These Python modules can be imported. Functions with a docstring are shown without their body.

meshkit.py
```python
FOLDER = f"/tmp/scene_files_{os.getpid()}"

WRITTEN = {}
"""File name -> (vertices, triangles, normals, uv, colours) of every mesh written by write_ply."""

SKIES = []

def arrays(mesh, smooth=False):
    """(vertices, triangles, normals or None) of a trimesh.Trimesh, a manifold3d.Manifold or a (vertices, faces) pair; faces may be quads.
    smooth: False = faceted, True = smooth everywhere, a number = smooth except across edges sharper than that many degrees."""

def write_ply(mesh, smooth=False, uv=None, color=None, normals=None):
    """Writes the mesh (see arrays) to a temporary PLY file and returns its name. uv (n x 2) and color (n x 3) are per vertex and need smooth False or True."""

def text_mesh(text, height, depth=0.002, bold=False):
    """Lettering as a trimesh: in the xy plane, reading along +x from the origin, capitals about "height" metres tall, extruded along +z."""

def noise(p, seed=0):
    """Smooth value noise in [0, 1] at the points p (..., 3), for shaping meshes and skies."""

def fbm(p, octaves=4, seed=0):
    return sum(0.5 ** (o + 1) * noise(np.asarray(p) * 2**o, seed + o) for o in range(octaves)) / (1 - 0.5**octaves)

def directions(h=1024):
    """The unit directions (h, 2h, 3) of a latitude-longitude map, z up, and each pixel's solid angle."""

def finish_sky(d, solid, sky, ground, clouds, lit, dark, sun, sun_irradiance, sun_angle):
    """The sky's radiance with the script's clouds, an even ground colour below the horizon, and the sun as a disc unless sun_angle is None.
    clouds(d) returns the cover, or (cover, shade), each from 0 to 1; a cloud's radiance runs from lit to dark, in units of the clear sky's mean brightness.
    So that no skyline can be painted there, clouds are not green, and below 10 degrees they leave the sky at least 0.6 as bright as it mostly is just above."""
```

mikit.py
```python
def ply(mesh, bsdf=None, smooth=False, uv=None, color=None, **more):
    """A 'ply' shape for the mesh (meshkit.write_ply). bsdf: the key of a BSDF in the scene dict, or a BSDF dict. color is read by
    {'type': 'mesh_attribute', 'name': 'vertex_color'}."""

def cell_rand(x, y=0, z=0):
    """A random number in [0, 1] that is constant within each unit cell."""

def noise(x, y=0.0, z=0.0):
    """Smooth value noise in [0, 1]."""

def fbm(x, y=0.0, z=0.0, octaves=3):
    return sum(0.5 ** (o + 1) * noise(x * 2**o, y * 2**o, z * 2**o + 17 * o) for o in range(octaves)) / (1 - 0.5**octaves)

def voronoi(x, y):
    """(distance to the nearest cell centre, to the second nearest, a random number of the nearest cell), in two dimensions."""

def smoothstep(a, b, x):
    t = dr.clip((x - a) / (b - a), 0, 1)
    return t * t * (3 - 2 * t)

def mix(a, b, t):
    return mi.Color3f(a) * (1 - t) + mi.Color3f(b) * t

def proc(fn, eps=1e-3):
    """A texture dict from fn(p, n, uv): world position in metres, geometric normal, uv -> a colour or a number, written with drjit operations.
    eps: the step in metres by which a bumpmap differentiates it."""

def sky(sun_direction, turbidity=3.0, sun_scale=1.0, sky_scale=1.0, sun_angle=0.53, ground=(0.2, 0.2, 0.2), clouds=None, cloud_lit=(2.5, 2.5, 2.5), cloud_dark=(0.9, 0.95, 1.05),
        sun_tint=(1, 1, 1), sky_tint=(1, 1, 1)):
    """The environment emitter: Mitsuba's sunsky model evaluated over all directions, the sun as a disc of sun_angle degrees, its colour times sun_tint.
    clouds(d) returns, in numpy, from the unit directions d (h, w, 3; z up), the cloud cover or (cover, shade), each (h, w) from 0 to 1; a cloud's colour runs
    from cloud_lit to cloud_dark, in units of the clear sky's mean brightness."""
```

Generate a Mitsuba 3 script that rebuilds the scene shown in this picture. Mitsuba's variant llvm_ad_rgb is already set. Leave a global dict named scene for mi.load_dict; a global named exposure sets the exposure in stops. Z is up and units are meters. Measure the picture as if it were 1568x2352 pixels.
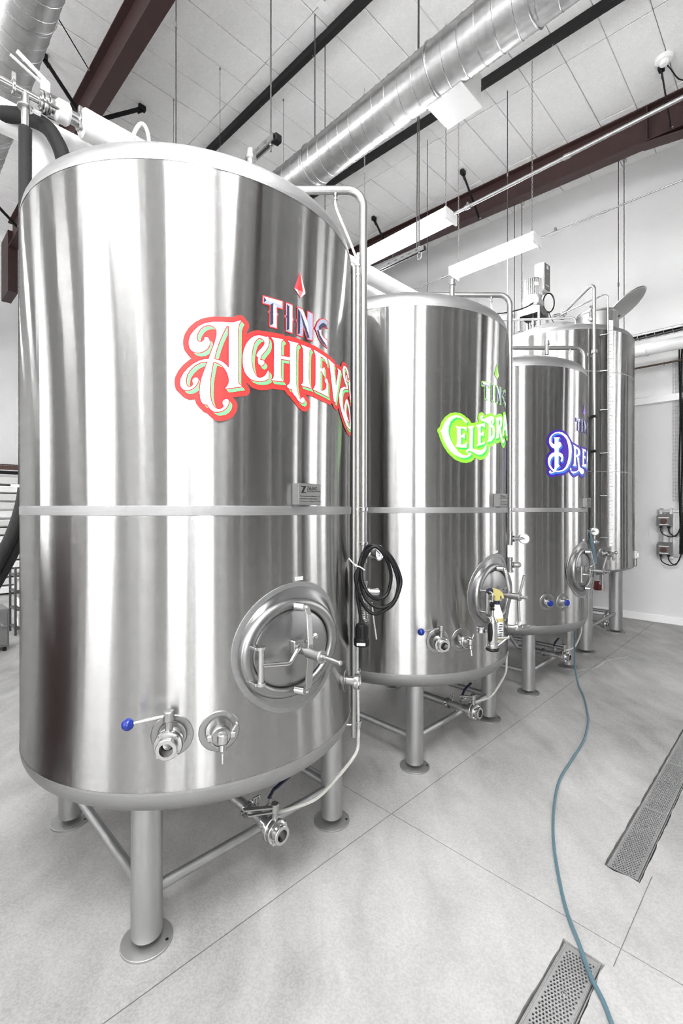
import json, math
import numpy as np, trimesh, shapely
import drjit as dr
import mitsuba as mi
import mikit, meshkit
from shapely.geometry import Polygon, Point, LineString, box as sbox
from shapely import union_all, affinity
from trimesh.creation import triangulate_polygon
T = mi.ScalarTransform4f
H = 1.65                                        # camera height; most positions below are in multiples of it
scene, labels = {}, {}

# ---------------------------------------------------------------- camera, exposure
exposure = 2.08
scene['camera'] = {'type': 'perspective', 'fov': 72.2, 'fov_axis': 'x', 'near_clip': 0.02, 'far_clip': 200.0,
                   'to_world': T().look_at(origin=[0, 0, H], target=[1, 1, H], up=[0, 0, 1]),
                   'principal_point_offset_y': 0.00255}
LAMP = 17.0                                     # radiance of the fluorescent tubes
DAY = 2.0                                       # radiance of the daylit panes behind the camera

# ---------------------------------------------------------------- mesh helpers
rng = np.random.default_rng(7)
def V(*a): return np.array(a, float)
def hv(*a): return np.array(a, float) * H
def unit(v): v = np.asarray(v, float); return v / np.linalg.norm(v)
def join(*ms):
    ms = [m for m in ms if m is not None]
    return ms[0] if len(ms) == 1 else trimesh.util.concatenate(ms)
def frame(o, z, up=(0, 0, 1)):
    """4x4 whose z axis is z, y axis as near as possible to up, at o"""
    z = unit(z); up = np.asarray(up, float)
    if abs(z @ unit(up)) > 0.999: up = V(0, 1, 0) if abs(z[1]) < 0.9 else V(1, 0, 0)
    x = unit(np.cross(up, z)); y = np.cross(z, x)
    m = np.eye(4); m[:3, 0], m[:3, 1], m[:3, 2], m[:3, 3] = x, y, z, o
    return m
def put(m, M): m = m.copy(); m.apply_transform(M); return m
def mv(m, *o): m = m.copy(); m.apply_translation(o); return m
def box(c, s, ch=0.0):
    """box of size s centred at c, edges chamfered by ch"""
    s = np.asarray(s, float) / 2
    if ch <= 0: m = trimesh.creation.box(2 * s)
    else:
        ch = min(ch, 0.45 * s.min()); p = []
        for sx in (-1, 1):
            for sy in (-1, 1):
                for sz in (-1, 1):
                    g = V(sx, sy, sz)
                    for k in range(3):
                        q = s - ch; q = q.copy(); q[k] = s[k]; p.append(g * q)
        m = trimesh.convex.convex_hull(np.array(p))
    m.apply_translation(c); return m
def lathe(prof, n=32, cap=True):
    """profile [(r, z)...] turned about z"""
    p = np.array(prof, float); t = np.arange(n) * 2 * np.pi / n; k = len(p)
    v = np.stack([p[:, 0, None] * np.cos(t), p[:, 0, None] * np.sin(t), np.repeat(p[:, 1, None], n, 1)], -1).reshape(-1, 3)
    i = np.arange(k - 1)[:, None] * n; j = np.arange(n)[None]; j2 = (j + 1) % n
    f = np.stack([i + j, i + j2, i + n + j2, i + j, i + n + j2, i + n + j], -1).reshape(-1, 3)
    m = trimesh.Trimesh(v, f, process=False)
    if cap:
        m.merge_vertices(); m.update_faces(m.nondegenerate_faces()); m.remove_unreferenced_vertices()
    return m
def cyl(r, z0, z1, n=24, ch=0.0):
    if ch: return lathe([(0, z0), (r - ch, z0), (r, z0 + ch), (r, z1 - ch), (r - ch, z1), (0, z1)], n)
    return lathe([(0, z0), (r, z0), (r, z1), (0, z1)], n)
def ring(R, r, n=32, k=10):
    t = np.linspace(0, 2 * np.pi, k + 1)
    return lathe([(R + r * np.cos(a), r * np.sin(a)) for a in t], n)
def ball(r, n=16): 
    t = np.linspace(-np.pi / 2, np.pi / 2, n // 2 + 1)
    return lathe([(r * np.cos(a), r * np.sin(a)) for a in t], n)
def tube(pts, r, n=12, closed=False, caps=True):
    """round tube along pts; r a number or one per point"""
    p = np.asarray(pts, float); k = len(p); r = np.broadcast_to(r, k)
    tg = np.gradient(p, axis=0) if not closed else np.roll(p, -1, 0) - np.roll(p, 1, 0)
    tg /= np.linalg.norm(tg, axis=1, keepdims=True) + 1e-12
    u = np.cross(tg[0], V(0, 0, 1)); u = u if np.linalg.norm(u) > 1e-3 else np.cross(tg[0], V(0, 1, 0)); u = unit(u); fr = []
    for i in range(k):
        u = unit(u - tg[i] * (u @ tg[i])); fr.append((u, np.cross(tg[i], u)))
    if closed:                                   # spread the twist left at the end of the loop
        e = fr[-1][0] - tg[0] * (fr[-1][0] @ tg[0]); a = math.atan2(e @ fr[0][1], e @ fr[0][0])
        fr = [(math.cos(-a * i / k) * x + math.sin(-a * i / k) * y, -math.sin(-a * i / k) * x + math.cos(-a * i / k) * y) for i, (x, y) in enumerate(fr)]
    t = np.arange(n) * 2 * np.pi / n
    v = np.array([p[i] + r[i] * (np.cos(t)[:, None] * fr[i][0] + np.sin(t)[:, None] * fr[i][1]) for i in range(k)]).reshape(-1, 3)
    f = []
    for i in range(k if closed else k - 1):
        a, b = i * n, ((i + 1) % k) * n
        for j in range(n):
            j2 = (j + 1) % n; f += [(a + j, a + j2, b + j2), (a + j, b + j2, b + j)]
    if not closed and caps:
        v = np.vstack([v, p[0], p[-1]]); c0, c1 = len(v) - 2, len(v) - 1; e = (k - 1) * n
        for j in range(n):
            j2 = (j + 1) % n; f += [(c0, j2, j), (c1, e + j, e + j2)]
    return trimesh.Trimesh(v, np.array(f)[:, ::-1] if False else f, process=False)
def bend(pts, rad, n=7):
    """polyline with its corners rounded by radius rad"""
    p = [np.asarray(q, float) for q in pts]; out = [p[0]]
    for a, b, c in zip(p, p[1:], p[2:]):
        d1, d2 = unit(a - b), unit(c - b); ang = math.acos(np.clip(d1 @ d2, -1, 1))
        if ang > 3.1: out.append(b); continue
        t = min(rad / math.tan(ang / 2), 0.49 * np.linalg.norm(a - b), 0.49 * np.linalg.norm(c - b)); R = t * math.tan(ang / 2)
        ce = b + unit(d1 + d2) * R / math.sin(ang / 2); s, e = b + d1 * t - ce, b + d2 * t - ce; w = math.acos(np.clip(unit(s) @ unit(e), -1, 1))
        for k in range(n + 1):
            q = k / n; out.append(ce + (math.sin((1 - q) * w) * s + math.sin(q * w) * e) / math.sin(w))
    out.append(p[-1]); return np.array(out)
def spline(pts, n=8, closed=False):
    """Catmull-Rom curve through pts"""
    p = np.asarray(pts, float)
    if closed: q = np.vstack([p[-1], p, p[0], p[1]]); m = len(p)
    else: q = np.vstack([2 * p[0] - p[1], p, 2 * p[-1] - p[-2]]); m = len(p) - 1
    out = []
    for i in range(m):
        a, b, c, d = q[i:i + 4]
        for k in range(n):
            t = k / n; out.append(0.5 * (2 * b + (c - a) * t + (2 * a - 5 * b + 4 * c - d) * t * t + (3 * b - a - 3 * c + d) * t ** 3))
    if not closed: out.append(p[-1])
    return np.array(out)
def extrude(poly, h, z=0.0):
    gs = [g for g in getattr(poly, 'geoms', [poly]) if g.area > 1e-10]
    m = join(*[trimesh.creation.extrude_polygon(g, h, engine='earcut') for g in gs]); m.apply_translation([0, 0, z]); return m
def bar(a, b, w, h, up=(0, 0, 1)):
    """rectangular bar from a to b, w wide and h high"""
    a, b = np.asarray(a, float), np.asarray(b, float)
    return put(box((0, 0, 0), (w, h, np.linalg.norm(b - a)), min(w, h) * 0.1), frame((a + b) / 2, b - a, up))
def rod(a, b, r, n=10): return tube([a, b], r, n)

# ---------------------------------------------------------------- naming helpers
def numbered(key):
    if key not in used: used.add(key); return key
    k = 1
    while f'{key}_{k:03d}' in used: k += 1
    used.add(f'{key}_{k:03d}'); return f'{key}_{k:03d}'
used = set()
def thing(name, label, cat, group=None, kind=None):
    key = numbered(name); labels[key] = {'label': label, 'category': cat}
    if group: labels[key]['group'] = group
    if kind: labels[key]['kind'] = kind
    return key
def add(name, mesh, mat, parent=None, smooth=35, M=None, label=None, kind=None, uv=None):
    """one entry of the scene: a part of parent, or a thing of one mesh. mesh: a trimesh or a ply dict that is shared"""
    key = numbered(f'{parent}__{name}' if parent else name)
    d = dict(mesh) if isinstance(mesh, dict) else mikit.ply(mesh, mat, smooth=smooth, uv=uv)
    if isinstance(mesh, dict): d['bsdf'] = {'type': 'ref', 'id': mat}
    if M is not None: d['to_world'] = T(np.asarray(M, float))
    scene[key] = d
    if label or kind:
        labels[key] = {}
        if label: labels[key]['label'] = label
        if kind: labels[key]['kind'] = kind
    return key
def struct(name, mesh, mat, smooth=False, label=None):
    key = add(name, mesh, mat, smooth=smooth); labels[key] = {'kind': 'structure'}
    if label: labels[key]['label'] = label
    return key

# ---------------------------------------------------------------- materials
def principled(name, col, rough=0.5, two=True, **kw):
    c = mikit.proc(col) if callable(col) else {'type': 'rgb', 'value': list(col)}
    r = mikit.proc(rough) if callable(rough) else rough
    b = {'type': 'principled', 'base_color': c, 'roughness': r, **kw}
    scene[name] = {'type': 'twosided', 'bsdf': b} if two else b
    return name
def metal(name, refl, au, av=None):
    c = mikit.proc(refl) if callable(refl) else {'type': 'rgb', 'value': [refl, refl, refl * 0.99]}
    b = {'type': 'roughconductor', 'material': 'none', 'distribution': 'ggx', 'specular_reflectance': c}
    if av is None: b['alpha'] = au
    else: b['alpha_u'], b['alpha_v'] = au, av
    scene[name] = {'type': 'twosided', 'bsdf': b}; return name
N, FB, SS, MIX = mikit.noise, mikit.fbm, mikit.smoothstep, mikit.mix

def floor_col(p, n, uv):
    big = FB(p.x * 0.55 + 3, p.y * 0.55, 0, 4); mid = FB(p.x * 2.3, p.y * 2.3 + 9, 1, 4); fine = N(p.x * 170, p.y * 170, 3)
    trowel = FB((p.x + p.y) * 1.5, (p.x - p.y) * 7.0 + 2.5 * mid, 5, 3)
    v = 0.31 + 0.20 * (big - 0.5) + 0.16 * (mid - 0.5) + 0.12 * (trowel - 0.5) + 0.06 * (fine - 0.5)
    pit = SS(0.80, 0.9, N(p.x * 60, p.y * 60, 8)) * SS(0.45, 0.7, mid)
    v = v * (1 - 0.07 * pit)
    streak = SS(0.012, 0.0, dr.abs((p.y - 1.62) + 0.10 * (FB(p.x * 3, 2, 1, 3) - 0.5) + 0.22 * (p.x - 5.3))) * SS(4.9, 5.15, p.x) * SS(6.3, 5.7, p.x)
    v = v + 0.16 * streak
    return mi.Color3f(v, v * 0.992, v * 0.975)
principled('m_concrete', floor_col, lambda p, n, uv: 0.48 + 0.25 * (FB(p.x * 1.7, p.y * 1.7, 4, 3) - 0.5), specular=0.35)
def tile_col(p, n, uv):
    s = N(p.x * 190, p.y * 190, 1); m = FB(p.x * 40, p.y * 26, 2, 3); b = FB(p.x * 1.3, p.y * 1.3, 0, 3)
    v = 0.74 - 0.20 * SS(0.62, 0.9, s) * SS(0.42, 0.7, m) + 0.12 * (m - 0.5) + 0.08 * (b - 0.5)
    return mi.Color3f(v, v, v * 0.995)
principled('m_tile', tile_col, 0.9, specular=0.1)
principled('m_tile_back', (0.62, 0.62, 0.62), 0.9, specular=0.1)
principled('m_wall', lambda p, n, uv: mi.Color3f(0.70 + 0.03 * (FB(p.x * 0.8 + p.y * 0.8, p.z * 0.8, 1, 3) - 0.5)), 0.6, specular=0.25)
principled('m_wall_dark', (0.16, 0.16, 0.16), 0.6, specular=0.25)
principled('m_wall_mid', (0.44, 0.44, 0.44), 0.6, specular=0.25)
principled('m_trim', (0.88, 0.88, 0.88), 0.45)
principled('m_red', lambda p, n, uv: MIX((0.026, 0.011, 0.010), (0.036, 0.015, 0.014), FB(p.x * 5, p.y * 5, p.z * 5, 3)), 0.55)
principled('m_black', (0.006, 0.006, 0.006), 0.5, specular=0.25)
principled('m_rubber', (0.006, 0.006, 0.0065), 0.45, specular=0.3)
principled('m_foam', lambda p, n, uv: mi.Color3f(0.009 + 0.022 * SS(0.55, 0.9, N(p.x * 700, p.y * 700, p.z * 700))), 0.75)
principled('m_white', (0.80, 0.80, 0.80), 0.35)
principled('m_offwhite', (0.62, 0.62, 0.61), 0.45)
principled('m_grey', (0.13, 0.13, 0.13), 0.5)
principled('m_cast', (0.34, 0.34, 0.34), 0.45)
principled('m_darkgrey', (0.06, 0.06, 0.062), 0.5)
principled('m_blue', (0.006, 0.020, 0.20), 0.25)
principled('m_navy', (0.012, 0.014, 0.035), 0.3)
principled('m_hose', (0.065, 0.125, 0.155), 0.35)
principled('m_clear', (0.48, 0.48, 0.45), 0.2, specular=0.6)
principled('m_extred', (0.14, 0.012, 0.014), 0.3)
principled('m_brown', (0.075, 0.035, 0.03), 0.45)
principled('m_olive', (0.42, 0.37, 0.13), 0.45)
principled('m_copper', (0.10, 0.07, 0.05), 0.5)
def shell_refl(p, n, uv):
    a = uv.x * 5.02
    dots = SS(0.90, 0.96, N(a * 95, p.z * 95, 3)) * SS(0.30, 0.7, FB(a * 2.2, p.z * 2.2, 5, 2))
    drip = SS(0.80, 0.92, N(a * 34, p.z * 0.7, 7)) * SS(0.45, 0.8, N(a * 9, p.z * 1.6, 9))
    hz = N(a * 3, p.z * 260, 2)
    v = 0.40 + 0.035 * (hz - 0.5) + 0.20 * dots + 0.05 * drip
    return mi.Color3f(v, v * 0.997, v * 0.985)
metal('m_shell', shell_refl, 0.009, 0.25)
metal('m_band', lambda p, n, uv: mi.Color3f(0.37 + 0.05 * (N(p.x * 8, p.y * 8, p.z * 300) - 0.5)), 0.30)
metal('m_brushed', lambda p, n, uv: mi.Color3f(0.46 + 0.10 * (FB(p.x * 30, p.y * 30, p.z * 6, 2) - 0.5)), 0.24)
metal('m_satin', 0.42, 0.14)
metal('m_polish', 0.58, 0.06)
metal('m_dull', 0.48, 0.30)
metal('m_rod', 0.16, 0.3)
def galv(p, n, uv):
    a, b, w = mikit.voronoi(p.y * 40 + p.z * 13, p.x * 40 + p.z * 31)
    v = 0.56 + 0.07 * (w - 0.5) + 0.16 * (FB(p.y * 5, p.x * 14 + p.z * 14, 2, 3) - 0.5)
    return mi.Color3f(v, v, v)
metal('m_galv', galv, 0.11)
metal('m_decal', 0.5, 0.3)

# ================================================================ the room
X0, X1, Y0, Y1 = -4.0 * H, 4.92 * H, -5.0 * H, 7.9 * H
def ceil_z(y): return 6.80 + 0.045 * y          # the roof climbs gently with y
TRX, TRY = (1.128 * H - 2.2, 1.128 * H), (0.318 * H, 0.405 * H)
trench = [sbox(-1.2, 0.3225 * H - .008, 1.131 * H + .008, 0.4005 * H + .008), sbox(1.4565 * H - .008, 0.326 * H - .008, 5.2, 0.405 * H + .008)]
def rough_edge(p, seed):                         # the cut's chipped edge
    r = np.random.default_rng(seed); q = shapely.segmentize(p, 0.05); c = np.array(q.exterior.coords)[:-1]
    return Polygon(c + r.normal(0, 0.0022, c.shape)).buffer(0)
cut = union_all([rough_edge(t, i) for i, t in enumerate(trench)])
xs = [X0, -1.25 * H, 1.203 * H, 3.60 * H, X1]; ys = [Y0, -1.50 * H, 0.971 * H, 3.42 * H, 5.86 * H, Y1]; g = 0.0022
base = add('floor', join(extrude(sbox(X0, Y0, X1, Y1).difference(cut), 0.25, -0.257), box(((X0 + X1) / 2, (Y0 + Y1) / 2, -0.30), (X1 - X0, Y1 - Y0, 0.08))), 'm_concrete', smooth=False)
labels[base] = {'kind': 'structure', 'label': 'pale trowelled concrete floor cut into bays by saw joints'}
for i in range(len(xs) - 1):
    for j in range(len(ys) - 1):
        s = sbox(xs[i] + g, ys[j] + g, xs[i + 1] - g, ys[j + 1] - g)
        s = s.difference(cut)
        s = s.difference(sbox(1.145 * H, 0.3020 * H, 1.500 * H, 0.3046 * H))       # short saw cut between the two drains
        add('slab', extrude(s, 0.007, -0.007), 'm_concrete', base, smooth=False)
# walls
struct('wall_left', box(((X0 + X1) / 2, Y1 + 0.1, 3.8), (X1 - X0, 0.2, 8.0)), 'm_wall')
def wall_with_holes(holes, span, h):             # holes (a0, a1, z0, z1) along the wall
    return sbox(span[0], -0.2, span[1], h).difference(union_all([sbox(a, c, b, d) for a, b, c, d in holes]))
win_r = [(-3.05 * H, -1.65 * H, 0.7 * H, 3.6 * H)]
m = extrude(wall_with_holes(win_r, (X0, X1), 7.6), 0.2); m.apply_transform(np.array([[1, 0, 0, 0], [0, 0, -1, Y0], [0, 1, 0, 0], [0, 0, 0, 1.0]]))
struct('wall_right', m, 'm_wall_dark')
win_f = [(-4.9 * H, -2.85 * H, 0.7 * H, 3.6 * H), (0.50 * H, 1.95 * H, 0.7 * H, 3.6 * H), (5.2 * H, 6.6 * H, 0.7 * H, 3.6 * H)]
m = extrude(wall_with_holes(win_f, (Y0, Y1), 7.6), 0.2); m.apply_transform(np.array([[0, 0, -1, X0], [1, 0, 0, 0], [0, 1, 0, 0], [0, 0, 0, 1.0]]))
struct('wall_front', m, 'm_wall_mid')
win_b = [(-4.6 * H, -4.0 * H, 0.8 * H, 3.0 * H), (-2.35 * H, -1.55 * H, 0.8 * H, 3.0 * H), (-1.05 * H, -.60 * H, 0.8 * H, 3.0 * H)]
m = extrude(wall_with_holes(win_b, (Y0, Y1), 7.6), 0.2); m.apply_transform(np.array([[0, 0, 1, X1], [1, 0, 0, 0], [0, 1, 0, 0], [0, 0, 0, 1.0]]))
struct('wall_back', m, 'm_wall', label='tall white wall behind the tanks')
def window(along_x, a0, a1, z0, z1, at, s=-1, day=None):
    day = day or DAY
    k = struct(f'window_{len([q for q in scene if q.startswith("window_") and "__" not in q]) + 1}', window_frame(along_x, a0, a1, z0, z1, at + s * .06), 'm_offwhite')
    at = at + s * .12
    c = ((a0 + a1) / 2, at, (z0 + z1) / 2) if along_x else (at, (a0 + a1) / 2, (z0 + z1) / 2)
    s_ = (a1 - a0 - .02, 0.01, z1 - z0 - .02) if along_x else (0.01, a1 - a0 - .02, z1 - z0 - .02)
    p = add('pane', box(c, s_), 'm_white', k, smooth=False)
    scene[p]['emitter'] = {'type': 'area', 'radiance': {'type': 'rgb', 'value': [day, day, day * 1.01]}}
def window_frame(along_x, a0, a1, z0, z1, at):
    ms = []; w = 0.06; d = 0.09
    def b(a, z, sa, sz): ms.append(box((a, at, z), (sa, d, sz)) if along_x else box((at, a, z), (d, sa, sz)))
    for a in (a0 + w / 2, a1 - w / 2): b(a, (z0 + z1) / 2, w, z1 - z0)
    for q in range(5): b((a0 + a1) / 2, z0 + w / 2 + (z1 - z0 - w) * q / 4, a1 - a0, w if q in (0, 4) else .04)
    b((a0 + a1) / 2, (z0 + z1) / 2, 0.05, z1 - z0)
    return join(*ms)
for a, b_, c, d in win_r: window(True, a, b_, c, d, Y0)
for a, b_, c, d in win_f: window(False, a, b_, c, d, X0)
for a, b_, c, d in win_b: window(False, a, b_, c, d, X1, 1, DAY * .8)
# a wide dark roller door in the wall behind the camera
dk = struct('door_1', box((1.75 * H, Y0 + 0.05, 1.9 * H), (4.7 * H, 0.08, 3.8 * H)), 'm_darkgrey', label='wide dark roller door')
for q in range(22): add('slat', box((1.75 * H, Y0 + 0.10, 0.09 * H + q * 0.172 * H), (4.7 * H, 0.03, 0.15 * H), .01), 'm_darkgrey', dk, smooth=False)
struct('baseboard_back', box((X1 - 0.012, (Y0 + Y1) / 2, 0.055), (0.024, Y1 - Y0, 0.11), 0.004), 'm_trim')
struct('baseboard_left', box(((X0 + X1) / 2, Y1 - 0.012, 0.055), (X1 - X0, 0.024, 0.11), 0.004), 'm_trim')
struct('trim_1', box((X1 - 0.04, (Y0 + Y1) / 2, 1.968 * H), (0.08, Y1 - Y0, 0.092), 0.004), 'm_trim', label='pale horizontal board along the back wall')
# ceiling: pale fibre panels with open joints
ck = add('ceiling', put(box((0, 0, 0.16), (X1 - X0 + .4, (Y1 - Y0) * 1.002 + .4, 0.2)), np.array([[1, 0, 0, (X0 + X1) / 2], [0, 1, 0, (Y0 + Y1) / 2], [0, 0.045, 1, ceil_z((Y0 + Y1) / 2)], [0, 0, 0, 1.0]])), 'm_tile_back', smooth=False)
labels[ck] = {'kind': 'structure', 'label': 'high pale ceiling of speckled fibre panels'}
pw, pl = 0.263 * H, 0.73 * H
def panel(i, j):
    y0 = (0.9636 + 0.263 * j) * H; x0 = (0.56 + 0.73 * i) * H
    a, b2 = x0 + .004, min(x0 + pl - .004, X1); m = box(((a + b2) / 2, y0 + pw / 2, 0.02 + 0.004 * math.sin(i * 5.1 + j * 3.7)), (b2 - a, pw - .007, 0.04), .006)
    S = np.eye(4); S[2, 1] = 0.045; S[2, 3] = 6.80; return put(m, S)
rest = []
for i in range(-7, 7):
    for j in range(-24, 27):
        if (0.56 + 0.73 * i) * H >= X1 or (0.56 + 0.73 * i) * H < X0 - .3: continue
        if i >= 0 and -2 <= j <= 26: add('panel', panel(i, j), 'm_tile', ck, smooth=False)
        else: rest.append(panel(i, j))
add('panel_field', join(*rest), 'm_tile', ck, smooth=False, kind='stuff', label='ceiling panels over the rest of the room')

# ================================================================ roof steel
def ibeam(x, hh, w, tf, tw, y0, y1, zb):
    s = union_all([sbox(-w / 2, 0, w / 2, tf), sbox(-w / 2, hh - tf, w / 2, hh), sbox(-tw / 2, 0, tw / 2, hh)])
    m = extrude(s, y1 - y0); m.apply_transform(np.array([[1, 0, 0, x], [0, 0, 1, y0], [0, 1, 0, 0], [0, 0, 0, 1.0]]))
    m.vertices[:, 2] += zb(m.vertices[:, 1]) if callable(zb) else zb
    return m
rb = thing('roof_beam', 'dark red steel roof beam at upper right, in front of the white back wall', 'beam')
hb = 0.46
add('girder', ibeam(4.32 * H, hb, 0.17, 0.016, 0.012, -0.2 * H, Y1 - .01, lambda y: ceil_z(y) - hb - 0.006), 'm_red', rb, smooth=False)
# the haunch that deepens towards the right
hp = Polygon([(0.94 * H, 0), (-2.2 * H, 0), (-2.2 * H, -0.62), (0.94 * H, -0.01)])
m = extrude(hp, 0.012, -0.006); m.apply_transform(np.array([[0, 0, 1, 4.32 * H], [1, 0, 0, 0], [0, 1, 0, 0], [0, 0, 0, 1.0]])); m.vertices[:, 2] += ceil_z(m.vertices[:, 1]) - hb
a, b_ = V(4.32 * H, 0.94 * H, ceil_z(0.94 * H) - hb - .012), V(4.32 * H, -2.2 * H, ceil_z(-2.2 * H) - hb - .62)
add('haunch', join(m, bar(a, b_, 0.17, 0.016)), 'm_red', rb, smooth=False)
add('girder_end', ibeam(4.32 * H, hb, 0.17, 0.016, 0.012, -2.6 * H, -0.2 * H, lambda y: ceil_z(y) - hb - 0.006), 'm_red', rb, smooth=False)
add('stiffener', box((4.32 * H, 0.90 * H, ceil_z(0.9 * H) - hb / 2), (0.16, 0.012, hb - .03)), 'm_red', rb, smooth=False)
rb2 = thing('roof_beam', 'dark red steel roof beam at upper left, above the nearest tank', 'beam')
hb2 = 0.485
add('girder', ibeam(1.184 * H, hb2, 0.165, 0.016, 0.012, -2.6 * H, 6.75 * H, lambda y: ceil_z(y) - hb2 - 0.006), 'm_red', rb2, smooth=False)
add('haunch', box((1.184 * H, 6.95 * H, 6.55), (0.165, 0.4 * H, 1.2)), 'm_red', rb2, smooth=False)
sc_ = thing('steel_column', 'dark red steel column behind the camera', 'column')
for bx in (1.184 * H, 4.32 * H):
    s = union_all([sbox(-.09, -.2, .09, -.18), sbox(-.09, .18, .09, .2), sbox(-.006, -.2, .006, .2)])
    if bx > 3: sc_ = thing('steel_column', 'dark red steel column by the back wall, beyond the picture', 'column')
    add('shaft', mv(extrude(s, 6.2), bx, -2.5 * H, 0), 'm_red', sc_, smooth=False)
    add('base_plate', box((bx, -2.5 * H, .012), (.26, .5, .024)), 'm_red', sc_, smooth=False)
for k, (x, l) in enumerate(((2.165, 'black steel purlin under the ceiling left of the round duct'), (3.215, 'black steel purlin under the ceiling right of the round duct'))):
    s = union_all([sbox(-.035, 0, .035, .012), sbox(-.035, 0, -.024, .09), sbox(.024, 0, .035, .09)])
    m = extrude(s, (Y1 - .02) - (-2.4 * H)); m.apply_transform(np.array([[1, 0, 0, x * H], [0, 0, 1, -2.4 * H], [0, 1, 0, 0], [0, 0, 0, 1.0]])); m.vertices[:, 2] += ceil_z(m.vertices[:, 1]) - .092
    key = thing('purlin', l, 'purlin'); add('channel', m, 'm_black', key, smooth=False)
    hol = [cyl(.006, 0, .004, 8) for _ in range(10)]
    for q, hm in enumerate(hol): hm.apply_translation([x * H + .018, (0.6 + q * .62) * H, ceil_z((0.6 + q * .62) * H) - .095])
    add('screw_heads', join(*hol), 'm_dull', key, smooth=False)
def brace(x_top, y, x_bot, z_bot, label):
    k = thing('flange_brace', label, 'brace'); zt = ceil_z(y * H)
    add('strut', bar((x_top * H, y * H, zt - .04), (x_bot * H, y * H, z_bot * H), 0.05, 0.012, (0, 1, 0)), 'm_black', k, smooth=False)
    add('bracket', join(box((x_top * H, y * H, zt - .035), (0.09, 0.06, 0.07), .006), bar((x_top * H, y * H, zt - .05), (x_top * H + (.07 if x_bot > x_top else -.07), y * H, zt - .12), .06, .014, (0, 1, 0))), 'm_black', k, smooth=False)
    add('bolt', mv(put(cyl(.01, 0, .02, 8), frame((0, 0, 0), (0, -1, 0))), x_bot * H, y * H - .006, z_bot * H + .01), 'm_dull', k)
brace(3.965, 2.333, 4.28, 3.90, 'black brace from the ceiling down to the right red beam, left one')
brace(3.95, 0.745, 4.28, 3.89, 'black brace under the white detector at upper right')
brace(0.868, 3.92, 1.12, 4.0, 'black brace left of the upper left red beam, nearer one')
brace(0.80, 6.15, 1.12, 4.10, 'black brace far down the left red beam by the frame edge')
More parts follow.
